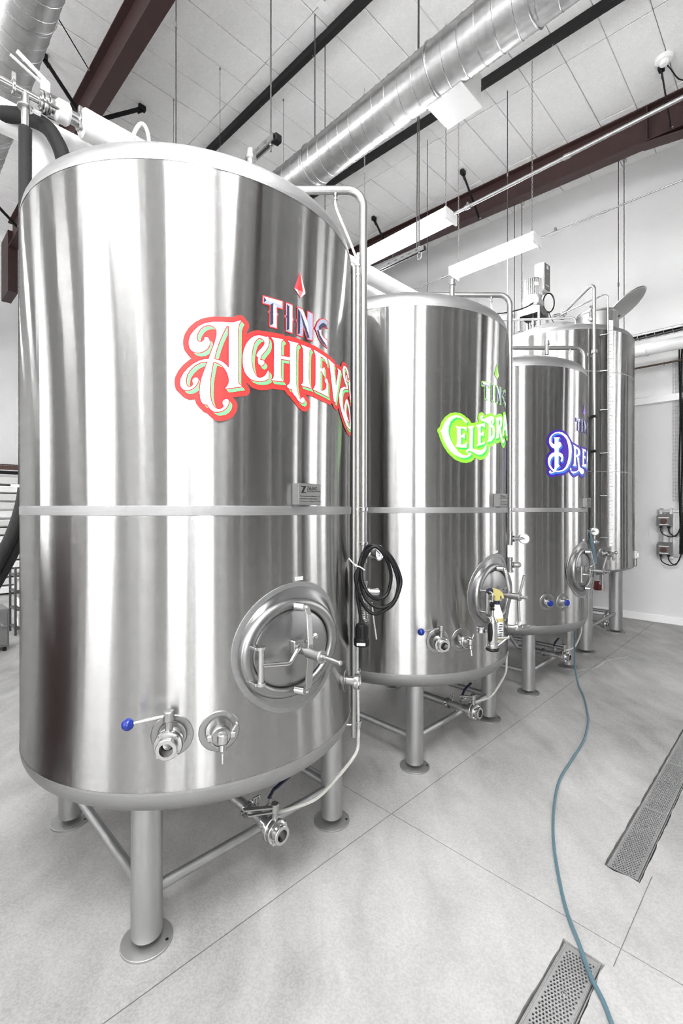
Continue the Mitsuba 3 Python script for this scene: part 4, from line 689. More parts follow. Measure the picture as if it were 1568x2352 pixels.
# pipes on the front of the fourth tank
pa = add('spray_pipe', tube(bend([p4(-57, .33, 2.46), p4(-43, .603, 2.565), p4(-43, .603, .86)], .035 * H, 10), .0165 * 1.05, 16), 'm_satin', k4, M=M4, label='bent stainless pipe rising over the rim')
add('pipe_clamp', put(join(mv(cyl(.032, -.02, .02, 20, .003), *p4(-43, .603, 2.086)), rod(p4(-43, .57, 2.06), p4(-43, .603, 2.086), .009, 10), mv(box((.035, 0, 0), (.03, .02, .03), .004), *p4(-43, .603, 2.086))), M4), 'm_polish', pa)
for z in (1.64, 1.40): add('pipe_clip', put(mv(box((0, 0, 0), (.06, .05, .03), .006), *p4(-43, .60, z)), M4), 'm_black', pa)
add('lower_valve', put(join(mv(cyl(.040, -.014, .014, 24, .003), *p4(-43, .603, .862)), mv(cyl(.018, -.11, 0, 14), *p4(-43, .603, .86)), mv(ball(.034, 14), *p4(-43, .603, .775)), put(cyl(.016, 0, .05, 12), frame(p4(-43, .603, .775), lat))), M4), 'm_polish', pa)
tv = p4(-57, .34, 2.455)
add('top_valve', put(join(mv(cyl(.03, -.06, .02, 16), *tv), mv(ball(.035, 14), *tv), rod(tv + V(-.02, 0, .0), tv + V(-.16, .05, -.05), .016, 12), put(ring(.03, .008, 16, 6), frame(tv + V(.03, -.01, .03), (.5, -.5, .6))), rod(tv, tv + V(.0, 0, .07), .010, 8)), M4), 'm_polish', pa)
sg = add('sight_gauge', tube(bend([p4(-62, .36, 2.44), p4(-33, .60, 2.50), p4(-33, .60, 2.30), p4(-33, .60, .74)], .03 * H, 8), .0075, 10), 'm_satin', k4, M=M4, label='sight tube with a white measuring strip')
SM = M4 @ frame(p4(-33, .612, 1.525), nrm(-40))
st_ = add('scale_strip', put(box((.022, 0, 0), (.046, 1.56 * H, .003), .0008), SM), 'm_white', sg, smooth=False)
tk = []
for q in range(63):
    y = -.76 * H + q * .0245 * H
    tk.append(box((.010 if q % 4 else .013, y, .0019), (.016 if q % 4 else .024, .0032, .0008)))
add('scale_marks', put(join(*tk), SM), 'm_ink_dark', st_, smooth=False, kind='stuff')
add('scale_numbers', put(join(*[mv(meshkit.text_mesh(str(2 * (q + 1)), .013, .0006), .027, -.76 * H + q * 4 * .0245 * H - .006, .0015) for q in range(16)]), SM), 'm_ink_dark', st_, smooth=False, kind='stuff')
for z in (2.21, 1.96, 1.69, 1.39, 1.096, .805): add('standoff', put(bar(p4(-37, .572, z), p4(-33, .606, z), .035, .008), M4), 'm_satin', sg, smooth=False)
pt = add('lower_port', dished(-33, .69, .05, .085, .02, rr=.573), 'm_satin2', k4, M=M4); F = M4 @ at_shell(-33, .69, 0, .573)
add('sample_cock', put(join(cyl(.022, -.02, .06, 18), lathe([(.034, .045), (.036, .05), (.036, .066), (.034, .07)], 24), rod((0, 0, .07), (.07, .02, .08), .012, 10), rod((-.05, .0, .08), (0, 0, .075), .014, 10), put(cyl(.011, 0, .07, 10), frame((.03, 0, .075), (.3, -1, 0))), mv(ball(.018, 12), .075, .02, .08), mv(cyl(.011, 0, .09, 10), 0, .02, .02)), F), 'm_polish', pt)
sb = thing('level_sensor', 'small white sensor box with a dangling wire on the side of the far tank', 'sensor')
s0 = hv(4.035, .918, .66)
add('case', put(box((0, 0, 0), (.050, .055, .05), .004), frame(s0, V(.3, -.95, 0))), 'm_white', sb, smooth=False); add('plate', put(box((-.035, .005, -.01), (.022, .10, .03), .003), frame(s0, V(.3, -.95, 0))), 'm_satin', sb, smooth=False)
add('wire', tube(spline([s0 + V(.0, 0, -.025), s0 + V(.0, -.0, -.10), s0 + V(-.01, .0, -.14), s0 + V(-.03, .02, -.13), s0 + V(-.06, .05, -.09)], 6), .003, 6), 'm_black', sb)
kp = thing('service_pipe', 'thin pipe running above the third tank and bending down against the far tank', 'pipe')
add('pipe', tube(bend([hv(3.30, 1.62, 2.405), hv(3.52, 1.175, 2.36), hv(3.52, 1.175, 1.3)], .03 * H), .0125, 12), 'm_satin', kp); add('elbow_joint', mv(cyl(.017, -.02, .02, 14), *hv(3.52, 1.175, 2.28)), 'm_polish', kp)

# ================================================================ insulated headers, hoses, valves
def jacket(name, label, pts, r, rad, mat='m_jacket', n=28):
    k = thing(name, label, 'pipe'); add('jacket', tube(bend(pts, rad, 10), r, n), mat, k); return k
principled('m_jacket', (0.80, 0.80, 0.80), 0.3)
h1 = jacket('insulated_pipe', 'white jacketed header pipe running behind the tank tops, nearer one', [hv(.545, 1.87, 2.405), hv(2.95, 1.87, 2.405), hv(3.3, 2.22, 2.405), hv(4.53, 2.22, 2.405), hv(4.53, 1.9, 2.33), hv(4.53, .0, 2.32), hv(4.53, -2.3, 2.32)], .05 * H, .12 * H)
add('end_cap', put(lathe([(0, -.02), (.03 * H, -.02), (.044 * H, -.012), (.0505 * H, .0), (.0505 * H, .04)], 28), frame(hv(.540, 1.87, 2.405), (1, 0, 0))), 'm_jacket', h1)
for y in (.95, .2): add('band', put(cyl(.0508 * H, -.012, .012, 28), frame(hv(4.53, y, 2.32), (0, 1, 0))), 'm_offwhite', h1)
h2 = jacket('insulated_pipe', 'white jacketed header pipe behind the nearer one, running out at the left', [hv(-.3, 2.03, 2.405), hv(3.0, 2.03, 2.405)], .05 * H, .1)
h3 = jacket('insulated_pipe', 'thick white jacketed drop pipe at the top left, behind the nearest tank', [hv(.30, 2.03, 2.385), hv(.452, 2.03, 2.385), hv(.452, 2.03, 1.0)], .042 * H, .07 * H)
add('slot', mv(box((0, 0, 0), (.012, .004, .32 * H)), *hv(.428, 1.994, 2.05)), 'm_offwhite', h3, smooth=False)
va = thing('pipe_valve', 'steel valve assembly on the end of the white header pipe at the upper left', 'valve')
def ax(x): return hv(x, 1.87, 2.405)
def xcyl(r, a, b, n=24, ch=.0): return put(cyl(r, 0, (b - a) * H, n, ch), frame(ax(a), (1, 0, 0)))
add('spool', xcyl(.022 * H, .495, .535), 'm_polish', va); add('spool_clamp', join(xcyl(.032 * H, .522, .531, 28, .003), mv(box((0, 0, 0), (.02, .03, .04), .004), *(ax(.527) + V(0, -.02, .055))), mv(box((0, 0, 0), (.02, .03, .03), .004), *(ax(.527) + V(0, -.03, -.05)))), 'm_polish', va)
add('insulated_body', xcyl(.037 * H, .449, .497, 30, .014), 'm_jacket', va, label='white insulated lump on the valve')
bf = add('valve_body', join(xcyl(.030 * H, .405, .412, 26, .003), xcyl(.033 * H, .415, .427, 26, .004), xcyl(.030 * H, .430, .437, 26, .003), xcyl(.02 * H, .40, .45)), 'm_polish', va)
for q in range(4):
    a = .5 + q * 1.57; add('bolt', put(hexbolt(.009, .09), frame(ax(.402) + V(0, math.cos(a) * .052, math.sin(a) * .052), (1, 0, 0))), 'm_polish', bf)
add('handle', join(mv(cyl(.024, .0, .07, 18, .004), *(ax(.421) + V(0, 0, .055))), bar(ax(.421) + V(0, 0, .13), ax(.421) + V(-.14, -.02, .19), .022, .012), bar(ax(.421) + V(-.02, 0, .105), ax(.421) + V(-.17, -.02, .15), .013, .010)), 'm_jacket', bf, label='white pull handle')
add('tee', join(xcyl(.0125 * H, .25, .405, 18), mv(cyl(.0125 * H, -.125 * H, 0, 18), *ax(.3625))), 'm_polish', va)
add('tee_clamp', join(xcyl(.022 * H, .325, .333, 22, .003), mv(box((0, 0, 0), (.02, .025, .045), .003), *(ax(.329) + V(0, -.01, .045)))), 'm_polish', va)
add('tee_clamp', join(mv(cyl(.024 * H, -.006, .006, 22, .002), *(ax(.3625) + V(0, 0, -.05 * H))), mv(box((0, 0, 0), (.05, .02, .02), .003), *(ax(.3625) + V(.05, -.01, -.05 * H)))), 'm_polish', va)
add('drop', mv(cyl(.0115 * H, -.20 * H, -.05 * H, 16), *ax(.3625)), 'm_jacket', va)
def foam(label, pts, r): 
    k = thing('insulated_hose', label, 'hose'); add('foam', tube(spline(pts, 10), r, 18), 'm_foam', k); return k
f1 = foam('black foam insulated hose dropping beside the left edge of the nearest tank', [hv(.3625, 1.87, 2.285), hv(.3625, 1.87, 1.9), hv(.3625, 1.87, 1.5), hv(.3625, 1.87, 1.2), hv(.358, 1.872, 1.05), hv(.335, 1.90, .93), hv(.298, 1.94, .82), hv(.25, 1.99, .70), hv(.20, 2.05, .58)], .0195 * H)
add('cable_tie', join(mv(ring(.0205 * H, .006, 24, 6), *hv(.360, 1.870, 1.078)), bar(hv(.345, 1.86, 1.078), hv(.322, 1.87, 1.079), .005, .016)), 'm_white', f1, label='white cable tie')
f2 = foam('black foam insulated hose curving away below the first one at the left edge', [hv(.405, 1.885, 1.25), hv(.400, 1.885, 1.10), hv(.380, 1.91, .98), hv(.345, 1.95, .86), hv(.30, 2.0, .74), hv(.24, 2.07, .60), hv(.16, 2.15, .46)], .0195 * H)
f3 = foam('black foam insulated hose arching over behind the valve at the upper left', [hv(*p) for p in [(0.249, 2.07, 2.385), (0.314, 2.005, 2.384), (0.374, 1.952, 2.38), (0.429, 1.905, 2.351), (0.46, 1.888, 2.305), (0.479, 1.883, 2.251), (0.491, 1.899, 2.179), (0.501, 1.931, 2.04)]], .0255 * H)
k = thing('tubing', 'pale plastic tube looping up behind the top of the nearest tank', 'tube')
add('tube', tube(spline([hv(.66, 1.80, 2.20), hv(.668, 1.80, 2.31), hv(.695, 1.79, 2.42), hv(.718, 1.78, 2.455), hv(.735, 1.77, 2.42), hv(.742, 1.77, 2.33), hv(.745, 1.77, 2.10), hv(.745, 1.75, 1.98)], 8), .0115, 12), 'm_offwhite', k)
def hanger(label, x, y0, y1, zb, rods, extra=None):
    k = thing('pipe_hanger', label, 'hanger'); w = .041
    s = union_all([sbox(-w / 2, 0, -w / 2 + .004, w), sbox(w / 2 - .004, 0, w / 2, w), sbox(-w / 2, w - .004, w / 2, w), sbox(-w / 2, 0, -.010, .004), sbox(.010, 0, w / 2, .004)])
    m = extrude(s, (y1 - y0) * H); m.apply_transform(np.array([[1, 0, 0, x * H], [0, 0, 1, y0 * H], [0, 1, 0, zb * H], [0, 0, 0, 1.0]])); add('channel', m, 'm_galv', k, smooth=False)
    for q in range(5): add('slot', put(box((0, 0, 0), (.003, .028, .013), .001), np.array([[1, 0, 0, x * H - w / 2 - .0005], [0, 1, 0, (y0 + .05 + q * .05) * H], [0, 0, 1, zb * H + w / 2], [0, 0, 0, 1.0]])), 'm_darkgrey', k, smooth=False)
    for y in rods:
        add('rod', rod((x * H, y * H, zb * H - .05), (x * H, y * H, ceil_z(y * H) - .002), .0055), 'm_rod', k)
        add('nut', join(mv(cyl(.011, -.012, 0, 6), x * H, y * H, zb * H), mv(cyl(.011, w, w + .012, 6), x * H, y * H, zb * H), mv(cyl(.010, -.02, .02, 8), x * H, y * H, 3.55 * H)), 'm_dull', k)
    return k
q1 = hanger('strut channel on two threaded rods behind the top of the nearest tank', 1.1275, 1.499, 2.40, 2.465, (1.528, 2.36))
add('end_bracket', mv(box((0, 0, 0), (.05, .05, .05), .004), *hv(1.139, 1.505, 2.478)), 'm_black', q1, smooth=False)
q2 = hanger('pale strut channel hanging under the lamp, above the white header pipe', 2.20, 1.536, 2.40, 2.465, (1.575, 2.36))
add('hook', tube(bend([hv(2.2, 1.56, 2.46), hv(2.2, 1.56, 2.425), hv(2.2, 1.585, 2.425), hv(2.2, 1.585, 2.46)], .02), .005, 8), 'm_galv', q2)
add('rod', rod((2.2 * H + .02, 1.60 * H, 2.49 * H), (2.2 * H + .05, 1.60 * H, ceil_z(1.6 * H)), .0055), 'm_rod', q2)
q3 = hanger('strut channel on threaded rods behind the cleaning pipe of the middle tank', 3.42, 1.59, 2.40, 2.455, (1.63, 2.36))
for (y, l) in ((1.143, 'pair of threaded rods by the back wall, right of the open lid'), (2.05, 'pair of threaded rods by the back wall, left of the white motor')):
    k = thing('pipe_hanger', l, 'hanger'); zc = ceil_z(y * H)
    add('channel', bar((4.40 * H, y * H, zc - .20), (4.66 * H, y * H, zc - .20), .04, .04), 'm_galv', k, smooth=False)
    for x in (4.45, 4.62): add('rod', rod((x * H, y * H, 2.24 * H), (x * H, y * H, zc - .18), .0058), 'm_rod', k); add('coupling_nut', mv(cyl(.011, -.025, .025, 8), x * H, y * H, (2.9 if x < 4.5 else 2.78) * H), 'm_rod', k); add('channel_rod_up', rod((x * H, y * H, zc - .2), (x * H, y * H, zc), .0058), 'm_rod', k)
    add('cradle', bar((4.42 * H, y * H, 2.255 * H), (4.65 * H, y * H, 2.255 * H), .04, .02), 'm_galv', k, smooth=False)
for (x, y, zt, zb, r, l) in ((2.30, 2.95, None, 3.0, .003, 'thin hanging wire left of the duct'), (1.81, 3.078, None, 2.6, .003, 'thin hanging wire above the top of the nearest tank'), (1.70, 3.6, None, 2.6, .0025, 'thin short wire above the nearest tank by its left rod')):
    k = thing('hanging_wire', l, 'wire'); add('wire', rod((x * H, y * H, zb * H), (x * H, y * H, ceil_z(y * H) - .002), r, 6), 'm_rod', k); add('anchor', mv(cyl(.011, -.02, 0, 8), x * H, y * H, ceil_z(y * H)), 'm_dull', k)

# ================================================================ on the back wall
wt = thing('wire_tray', 'wire basket tray with black cables above the white pipe on the back wall', 'cable tray')
xw, yw0, yw1 = 4.50 * H, -1.6 * H, 1.75 * H; zt_ = 2.412 * H
for dx_ in (-.06, -.02, .02, .06): add('long_wire', rod((xw + dx_, yw0, zt_), (xw + dx_, yw1, zt_), .0028, 6), 'm_dull', wt)
for dx_ in (-.075, .075): add('long_wire', rod((xw + dx_, yw0, zt_ + .055), (xw + dx_, yw1, zt_ + .055), .0028, 6), 'm_dull', wt)
for q in range(55): add('cross_wire', tube([V(xw - .075, yw0 + q * .1, zt_ + .055), V(xw - .072, yw0 + q * .1, zt_), V(xw + .072, yw0 + q * .1, zt_), V(xw + .075, yw0 + q * .1, zt_ + .055)], .0026, 5), 'm_dull', wt, smooth=False)
for q in range(6):
    ys_ = np.linspace(yw0, yw1, 40); r_ = np.random.default_rng(q); ox = (q % 3 - 1) * .035; oz = .012 + (q // 3) * .018
    c = np.stack([xw + ox + .008 * np.sin(ys_ * 2 + q * 1.7), ys_, zt_ + oz + .004 * np.sin(ys_ * 3 + q)], -1)
    add('cable', tube(c, .009, 8), 'm_black', wt)
vt = thing('wire_tray', 'vertical wire basket with black cables at the right edge of the back wall', 'cable tray')
for y in (.836, .818, .800, .770): add('long_wire', rod((4.885 * H, y * H, 1.07 * H), (4.885 * H, y * H, 2.30 * H), .0028, 6), 'm_dull', vt)
for q in range(40): add('cross_wire', rod((4.885 * H, .838 * H, (1.08 + q * .031) * H), (4.885 * H, .765 * H, (1.08 + q * .031) * H), .0026, 5), 'm_dull', vt)
for q in range(5):
    y = .785 - q * .012; zz = np.linspace(.62, 2.38, 30)
    add('cable', tube(np.stack([4.868 * H + .01 * (q % 2) + .004 * np.sin(zz * 9 + q), y * H + .006 * np.sin(zz * 6 + q * 2), zz * H], -1), .010, 8), 'm_black', vt)
ln = thing('conduit', 'brownish thin pipe along the back wall under the white pipe', 'pipe'); add('pipe', rod(hv(4.86, -2.3, 2.27), hv(4.86, 3.2, 2.27), .014, 12), 'm_copper', ln)
for y in (.9, 1.9): add('clip', mv(box((.012, 0, 0), (.045, .02, .05), .003), *hv(4.865, y, 2.27)), 'm_galv', ln, smooth=False)
sf = thing('mounting_frame', 'strut frame on the back wall that carries the two grey switch boxes', 'frame')
for y in (.922, .848): add('upright', box((4.895 * H, y * H, .79 * H), (.041, .041, .44 * H), .003), 'm_galv', sf, smooth=False)
for z in (.985, .603): add('rail', box((4.898 * H, .84 * H, z * H), (.035, .22 * H, .041), .003), 'm_galv', sf, smooth=False)
for y in (.922, .848): add('rail_clamp', box((4.878 * H, y * H, .975 * H), (.02, .035, .06), .004), 'm_offwhite', sf, smooth=False)
add('back_tray', box((4.908 * H, .80 * H, .79 * H), (.012, .08 * H, .36 * H)), 'm_galv', sf, smooth=False)
add('tag', box((4.874 * H, .846 * H, .583 * H), (.004, .05, .03)), 'm_white', sf, smooth=False)
def switch_box(zc, label):
    k = thing('switch_box', label, 'switch'); y = .887 * H; z = zc * H; x = 4.872 * H
    s = Polygon([(0, -.072), (.135, -.072), (.135, .072), (0, .098)])
    m = extrude(s, .172, -.086); m.apply_transform(np.array([[-1, 0, 0, x + .01], [0, 0, 1, y], [0, 1, 0, z], [0, 0, 0, 1.0]])); m.fix_normals()
    add('case', m, 'm_grey', k, smooth=False); xf = x + .01 - .135
    add('cover', box((xf - .003, y, z), (.008, .135, .115), .003), 'm_grey', k, smooth=False)
    kn = add('knob', put(lathe([(0, .045), (.024, .045), (.031, .038), (.033, .02), (.034, 0), (0, 0)], 28), frame((xf - .007, y - .002, z), (-1, 0, 0))), 'm_brown', k, label='red-brown rotary knob')
    add('knob_ring', put(lathe([(.034, 0), (.040, 0), (.040, .006), (.034, .006)], 28), frame((xf - .007, y - .002, z), (-1, 0, 0))), 'm_copper', kn)
    add('key_slot', put(box((0, 0, .046), (.004, .018, .003)), frame((xf - .007, y - .002, z), (-1, 0, 0)) @ trimesh.transformations.rotation_matrix(.8, (0, 0, 1))), 'm_black', kn, smooth=False)
    for dz_, l in ((.047, .125), (-.051, .11)): add('label_strip', box((xf - .008, y - .002, z + dz_), (.002, l, .011)), 'm_white', k, smooth=False)
    for dy in (.048, -.046): add('gland', mv(cyl(.017, -.03, 0, 14, .003), xf + .07, y + dy, z - .072), 'm_black', k)
    for dy, dep in ((.048, .125), (-.046, .115)):
        add('cable', tube(spline([V(xf + .07, y + dy, z - .095), V(xf + .07, y + dy - .004, z - .15), V(xf + .075, y + dy - .035, z - .195), V(xf + .08, (y + dy + .78 * H) / 2 - .01, z - .10 - dep), V(xf + .09, .79 * H + .012, z - .175), V(xf + .10, .775 * H, z - .06), V(xf + .10, .773 * H, z + .1)], 7), .008, 8), 'm_black', k)
switch_box(.900, 'upper of the two grey switch boxes with red-brown knobs on the back wall'); switch_box(.655, 'lower of the two grey switch boxes with red-brown knobs on the back wall')
ex = thing('fire_extinguisher', 'dark red fire extinguisher hung on the back wall between the far tank legs', 'extinguisher'); e0 = hv(4.855, 1.418, 0)
add('cylinder', mv(lathe([(0, .235 * H), (.055, .237 * H), (.066, .245 * H), (.068, .26 * H), (.068, .46 * H), (.055, .49 * H), (.028, .51 * H), (.022, .53 * H), (0, .53 * H)], 36), *e0), 'm_extred', ex)
add('label', mv(put(lathe([(.0686, .325 * H), (.0690, .326 * H), (.0690, .43 * H), (.0686, .431 * H)], 36, False), np.eye(4)), *e0), 'm_offwhite', ex, label='pale printed label')
th_ = math.radians(225); F = frame(e0 + V(math.cos(th_) * .0695, math.sin(th_) * .0695, 0), (math.cos(th_), math.sin(th_), 0))
pr = [mv(box((0, 0, 0), (.036, .005, .001)), sx * .0, z, .0) for sx in (0,) for z in np.arange(.338, .425, .006) * H]
add('print', put(join(*pr), F), 'm_ink_dark', ex, smooth=False, kind='stuff'); add('emblem', put(mv(put(lathe([(0, .001), (.022, .001), (.022, 0), (0, 0)], 24), np.diag([1.25, 1, 1, 1])), .0, .308 * H, 0), F), 'm_offwhite', ex)
add('emblem_mark', put(join(*[mv(box((0, 0, 0), (.005, .02, .001)), x, .308 * H, .002) for x in (-.012, .0, .012)]), F), 'm_ink_dark', ex, smooth=False)
add('valve_head', mv(join(cyl(.018, .53 * H, .57 * H, 14), box((.0, 0, .575 * H), (.02, .03, .03), .003), bar((0, .0, .585 * H), (0, .10, .60 * H), .02, .01)), *e0), 'm_black', ex); add('wall_bracket', join(mv(box((.035, .082, .42 * H), (.02, .012, .14 * H), .002), *e0), mv(ring(.071, .004, 30, 6), *(e0 + V(0, 0, .43 * H)))), 'm_black', ex)
add('nozzle_hose', tube(spline([e0 + V(0, .02, .55 * H), e0 + V(-.03, .08, .52 * H), e0 + V(-.03, .09, .42 * H), e0 + V(-.02, .085, .33 * H)], 7), .010, 8), 'm_black', ex)

# ================================================================ floor drains
def drain(name, label, x0, x1, y0, y1, pieces, screws):
    k = thing(name, label, 'drain')
    ch = join(box(((x0 + x1) / 2, (y0 + y1) / 2, -.12), (x1 - x0, y1 - y0, .01)), box(((x0 + x1) / 2, y0 - .004, -.065), (x1 - x0, .004, .115)), box(((x0 + x1) / 2, y1 + .004, -.065), (x1 - x0, .004, .115)))
    add('channel', ch, 'm_dull', k, smooth=False)
    es = np.linspace(x0, x1, pieces + 1)
    for a, b in zip(es, es[1:]):
        p = sbox(a + .001, y0, b - .001, y1); hs = []; nx = int((b - a - .02) / .0125); ny = 8; ii = 0
        for i in range(nx):
            for j in range(ny):
                x = a + .014 + i * .0125; y = y0 + .017 + (j + .5 * (i % 2)) * ((y1 - y0 - .034) / (ny - .5))
                if x > b - .012: continue
                hs.append([(x + .0044 * math.cos(t), y + .0036 * math.sin(t)) for t in np.arange(8) * math.pi / 4 + .39])
        p = Polygon(p.exterior.coords, hs); add('grate', extrude(p, .004, -.006), 'm_grate', k, smooth=False)
        add('rim', join(box(((a + b) / 2, y0 + .003, -.0035), (b - a - .002, .004, .010), .001), box(((a + b) / 2, y1 - .003, -.0035), (b - a - .002, .004, .010), .001)), 'm_grate', k, smooth=False)
    for x in screws: add('screw', join(mv(cyl(.0085, -.002, .0005, 16, .0008), x, (y0 + y1) / 2 - .004, 0)), 'm_satin', k); add('screw_slot', box((x, (y0 + y1) / 2 - .004, .0006), (.0016, .014, .0006)), 'm_black', k, smooth=False)
    return k
metal('m_grate', lambda p, n, uv: mi.Color3f(.52 + .10 * (FB(p.x * 9, p.y * 9, 1, 3) - .5)), 0.30)
drain('floor_drain', 'near perforated steel drain grate at the bottom right, crossed by the hose', .50 * H, 1.131 * H, .3245 * H, .3985 * H, 1, (1.01 * H, .7 * H))
drain('floor_drain', 'long perforated steel drain grate running away at the right edge', 1.4575 * H, 3.0 * H, .3285 * H, .4025 * H, 4, (1.72 * H, 2.05 * H))

# ================================================================ hose on the floor
hs = thing('water_hose', 'blue-grey hose snaking over the floor from the third tank to the near drain', 'hose')

fl = [(3.045, .99, .60), (3.03, 1.0, .42), (3.00, 1.005, .27), (2.9441, .9874, .130), (2.8435, .9466, .062), (2.7705, .9064, .018), (2.6673, .8488, .0055), (2.4538, .7631, .0055), (2.3551, .7305, .0055), (2.1641, .6886, .0055), (1.9752, .6700, .0055), (1.7875, .6510, .0055), (1.6164, .6070, .0055), (1.4636, .5523, .0055), (1.3310, .4906, .0055), (1.2161, .4273, .0055), (1.1399, .3720, .0060), (1.0818, .3312, .0060), (1.0430, .2950, .0055), (1.0090, .2701, .0055), (.95, .225, .0055), (.80, .10, .0055)]
add('run', tube(spline([hv(*p) for p in fl], 8), .0075, 10), 'm_hose', hs)
for q in range(6):
    a, b = V(3.190, .9824, .871 - q * .006), V(3.216 - q * .003, .958 + q * .003, .650 + q * .002); o = lat * (.004 + .009 * q)
    if q % 2: a = a - V(0, 0, .05)
    add('strand', tube(spline([a * H + o * .3, (.5 * a + .5 * b) * H + o + V(0, 0, -.01), b * H + o], 8), .0062, 8), 'm_hose', hs)
add('tail', tube(spline([hv(3.214, .962, .66), hv(3.20, .965, .60), hv(3.15, .985, .55), hv(3.06, .99, .58), hv(3.045, .99, .60)], 8), .0066, 8), 'm_hose', hs)

# power cable coiled over the gauge of the nearest tank, with its plug
pc = thing('power_cable', 'black power cable coiled over the gauge on the nearest tank, with a heavy plug', 'cable')
coil = [(1.073, .985, .651), (1.066, .990, .70), (1.060, .993, .757), (1.069, .992, .823), (1.083, .985, .866), (1.090, .964, .889), (1.104, .937, .877), (1.127, .925, .838), (1.144, .925, .789), (1.135, .932, .738), (1.107, .943, .722), (1.081, .960, .737), (1.074, .982, .777), (1.081, .990, .823), (1.090, .975, .864), (1.098, .949, .885), (1.122, .922, .859), (1.149, .913, .810), (1.162, .911, .761), (1.147, .916, .715), (1.114, .931, .697), (1.089, .954, .704), (1.079, .982, .735), (1.076, .993, .788), (1.078, .984, .844), (1.084, .963, .878), (1.105, .941, .884), (1.145, .922, .848), (1.166, .906, .789), (1.159, .902, .754), (1.136, .908, .711), (1.118, .928, .688), (1.102, .955, .675), (1.086, .976, .690), (1.069, .987, .725), (1.056, .992, .772), (1.058, .996, .80), (1.075, .99, .82)]
add('coil', tube(spline([hv(*p) for p in coil], 8), .0088, 10), 'm_rubber', pc)
pg = hv(1.0731, .9846, 0)
pl_ = add('plug', mv(lathe([(0, .655 * H), (.011, .655 * H), (.014, .648 * H), (.027, .644 * H), (.030, .640 * H), (.033, .605 * H), (.033, .603 * H), (.038, .601 * H), (.040, .597 * H), (.040, .580 * H), (.037, .577 * H), (0, .577 * H)], 30), *pg), 'm_rubber', pc, label='heavy black plug')
for q in range(10): a = q * .628; add('grip_rib', mv(box((.0315 * math.cos(a), .0315 * math.sin(a), .622 * H), (.006, .006, .045), .002), *pg), 'm_rubber', pl_, smooth=False)
F = frame(pg + V(-.78, -.62, 0) * .0406 + V(0, 0, .587 * H), V(-.78, -.62, 0)); add('sticker', put(box((0, 0, 0), (.044, .013, .001)), F), 'm_white', pl_, smooth=False); add('sticker_text', put(mv(meshkit.text_mesh('BT-23', .007, .0003), -.016, -.0035, .0006), F), 'm_ink_dark', pl_, smooth=False)
tie = [(1.007, 1.009, .886), (1.018, .997, .861), (1.030, .985, .840), (1.039, .977, .829), (1.047, .968, .825), (1.058, .958, .815)]
add('cable_tie', join(tube(spline([hv(*p) for p in tie], 6), .0035, 6), mv(box((0, 0, 0), (.009, .009, .012), .002), *hv(1.038, .977, .830)), ), 'm_white', pc, label='long white cable tie')
# coiled guard and drip tube under the relief valve
gs = thing('spring_tube', 'coiled clear tube hanging under the valve behind the black cable', 'tube'); t = np.linspace(0, 2 * np.pi * 9, 150); sc0 = hv(1.107, 1.005, .665)
add('coil', tube(np.stack([sc0[0] + .020 * np.cos(t), sc0[1] + .020 * np.sin(t), sc0[2] + .075 * (t / t[-1] - .5)], -1), .0024, 6), 'm_polish', gs); add('jar', mv(lathe([(.024, -.05), (.026, -.045), (.026, .05), (.018, .06), (.018, .075)], 20, False), *sc0), 'm_glass', gs, smooth=40)
add('drip_tube', tube(spline([hv(1.138, 1.0, .70), hv(1.143, .995, .64), hv(1.150, .990, .58)], 6), .004, 8), 'm_clear', gs)
scene['m_glass'] = {'type': 'thindielectric', 'int_ior': 1.3}

# trigger spray bottle and the steel canister hung on the middle tank's manway
sp = thing('spray_bottle', 'white spray bottle with an olive trigger head hung on the middle tank manway', 'bottle'); b0 = hv(1.6385, .8225, 0)
add('body', mv(lathe([(0, .508 * H), (.034, .509 * H), (.038, .513 * H), (.038, .560 * H), (.037, .600 * H), (.033, .615 * H), (.022, .634 * H), (.017, .645 * H), (.0165, .652 * H), (0, .652 * H)], 32), *b0), 'm_white', sp)
add('label', mv(lathe([(.0384, .519 * H), (.0386, .52 * H), (.0386, .588 * H), (.0384, .589 * H)], 32, False), *b0), 'm_offwhite', sp)
for z, h_ in ((.592, .007), (.524, .005)): add('band', mv(lathe([(.0386, (z - h_) * H), (.0390, (z - h_) * H + .001), (.0388, (z + h_) * H), (.0380, (z + h_) * H)], 32, False), *b0), 'm_olive', sp)
F = frame(b0 + V(-.5, -.866, 0) * .0390, V(-.5, -.866, 0)); add('print', put(join(*[box((-.004 + .004 * (q % 3), (.535 + .0085 * q) * H, 0), (.026 - .005 * (q % 2), .005, .0008)) for q in range(6)]), F), 'm_navy', sp, smooth=False, kind='stuff')
add('collar', mv(cyl(.0195, .648 * H, .662 * H, 26, .002), *b0), 'm_navy', sp, label='dark screw collar')
hd = unit(V(-.80, .60, 0)); b1 = b0 + V(0, 0, .662 * H)
s = Polygon([(-.012, 0), (.013, 0), (.014, .030), (.024, .030), (.034, .012), (.040, .014), (.034, .040), (.020, .056), (-.004, .068), (-.024, .072), (-.034, .066), (-.030, .056), (-.040, .048), (-.046, .040), (-.040, .034), (-.022, .034), (-.014, .028)]).buffer(.002)
m = extrude(s, .022, -.011); m.apply_transform(np.array([[hd[0] * -1 * -1, 0, hd[1], 0], [hd[1], 0, -hd[0], 0], [0, 1, 0, 0], [0, 0, 0, 1.0]]) @ np.diag([-1, 1, 1, 1])); m.fix_normals()
tr = add('trigger_head', mv(m, *b1), 'm_olive', sp, smooth=False, label='olive trigger head')
add('nozzle', put(join(cyl(.020, 0, .026, 18, .004), cyl(.012, .026, .036, 14, .002)), frame(b1 + hd * .030 + V(0, 0, .055), hd + V(0, 0, .1))), 'm_navy', tr, label='dark nozzle')
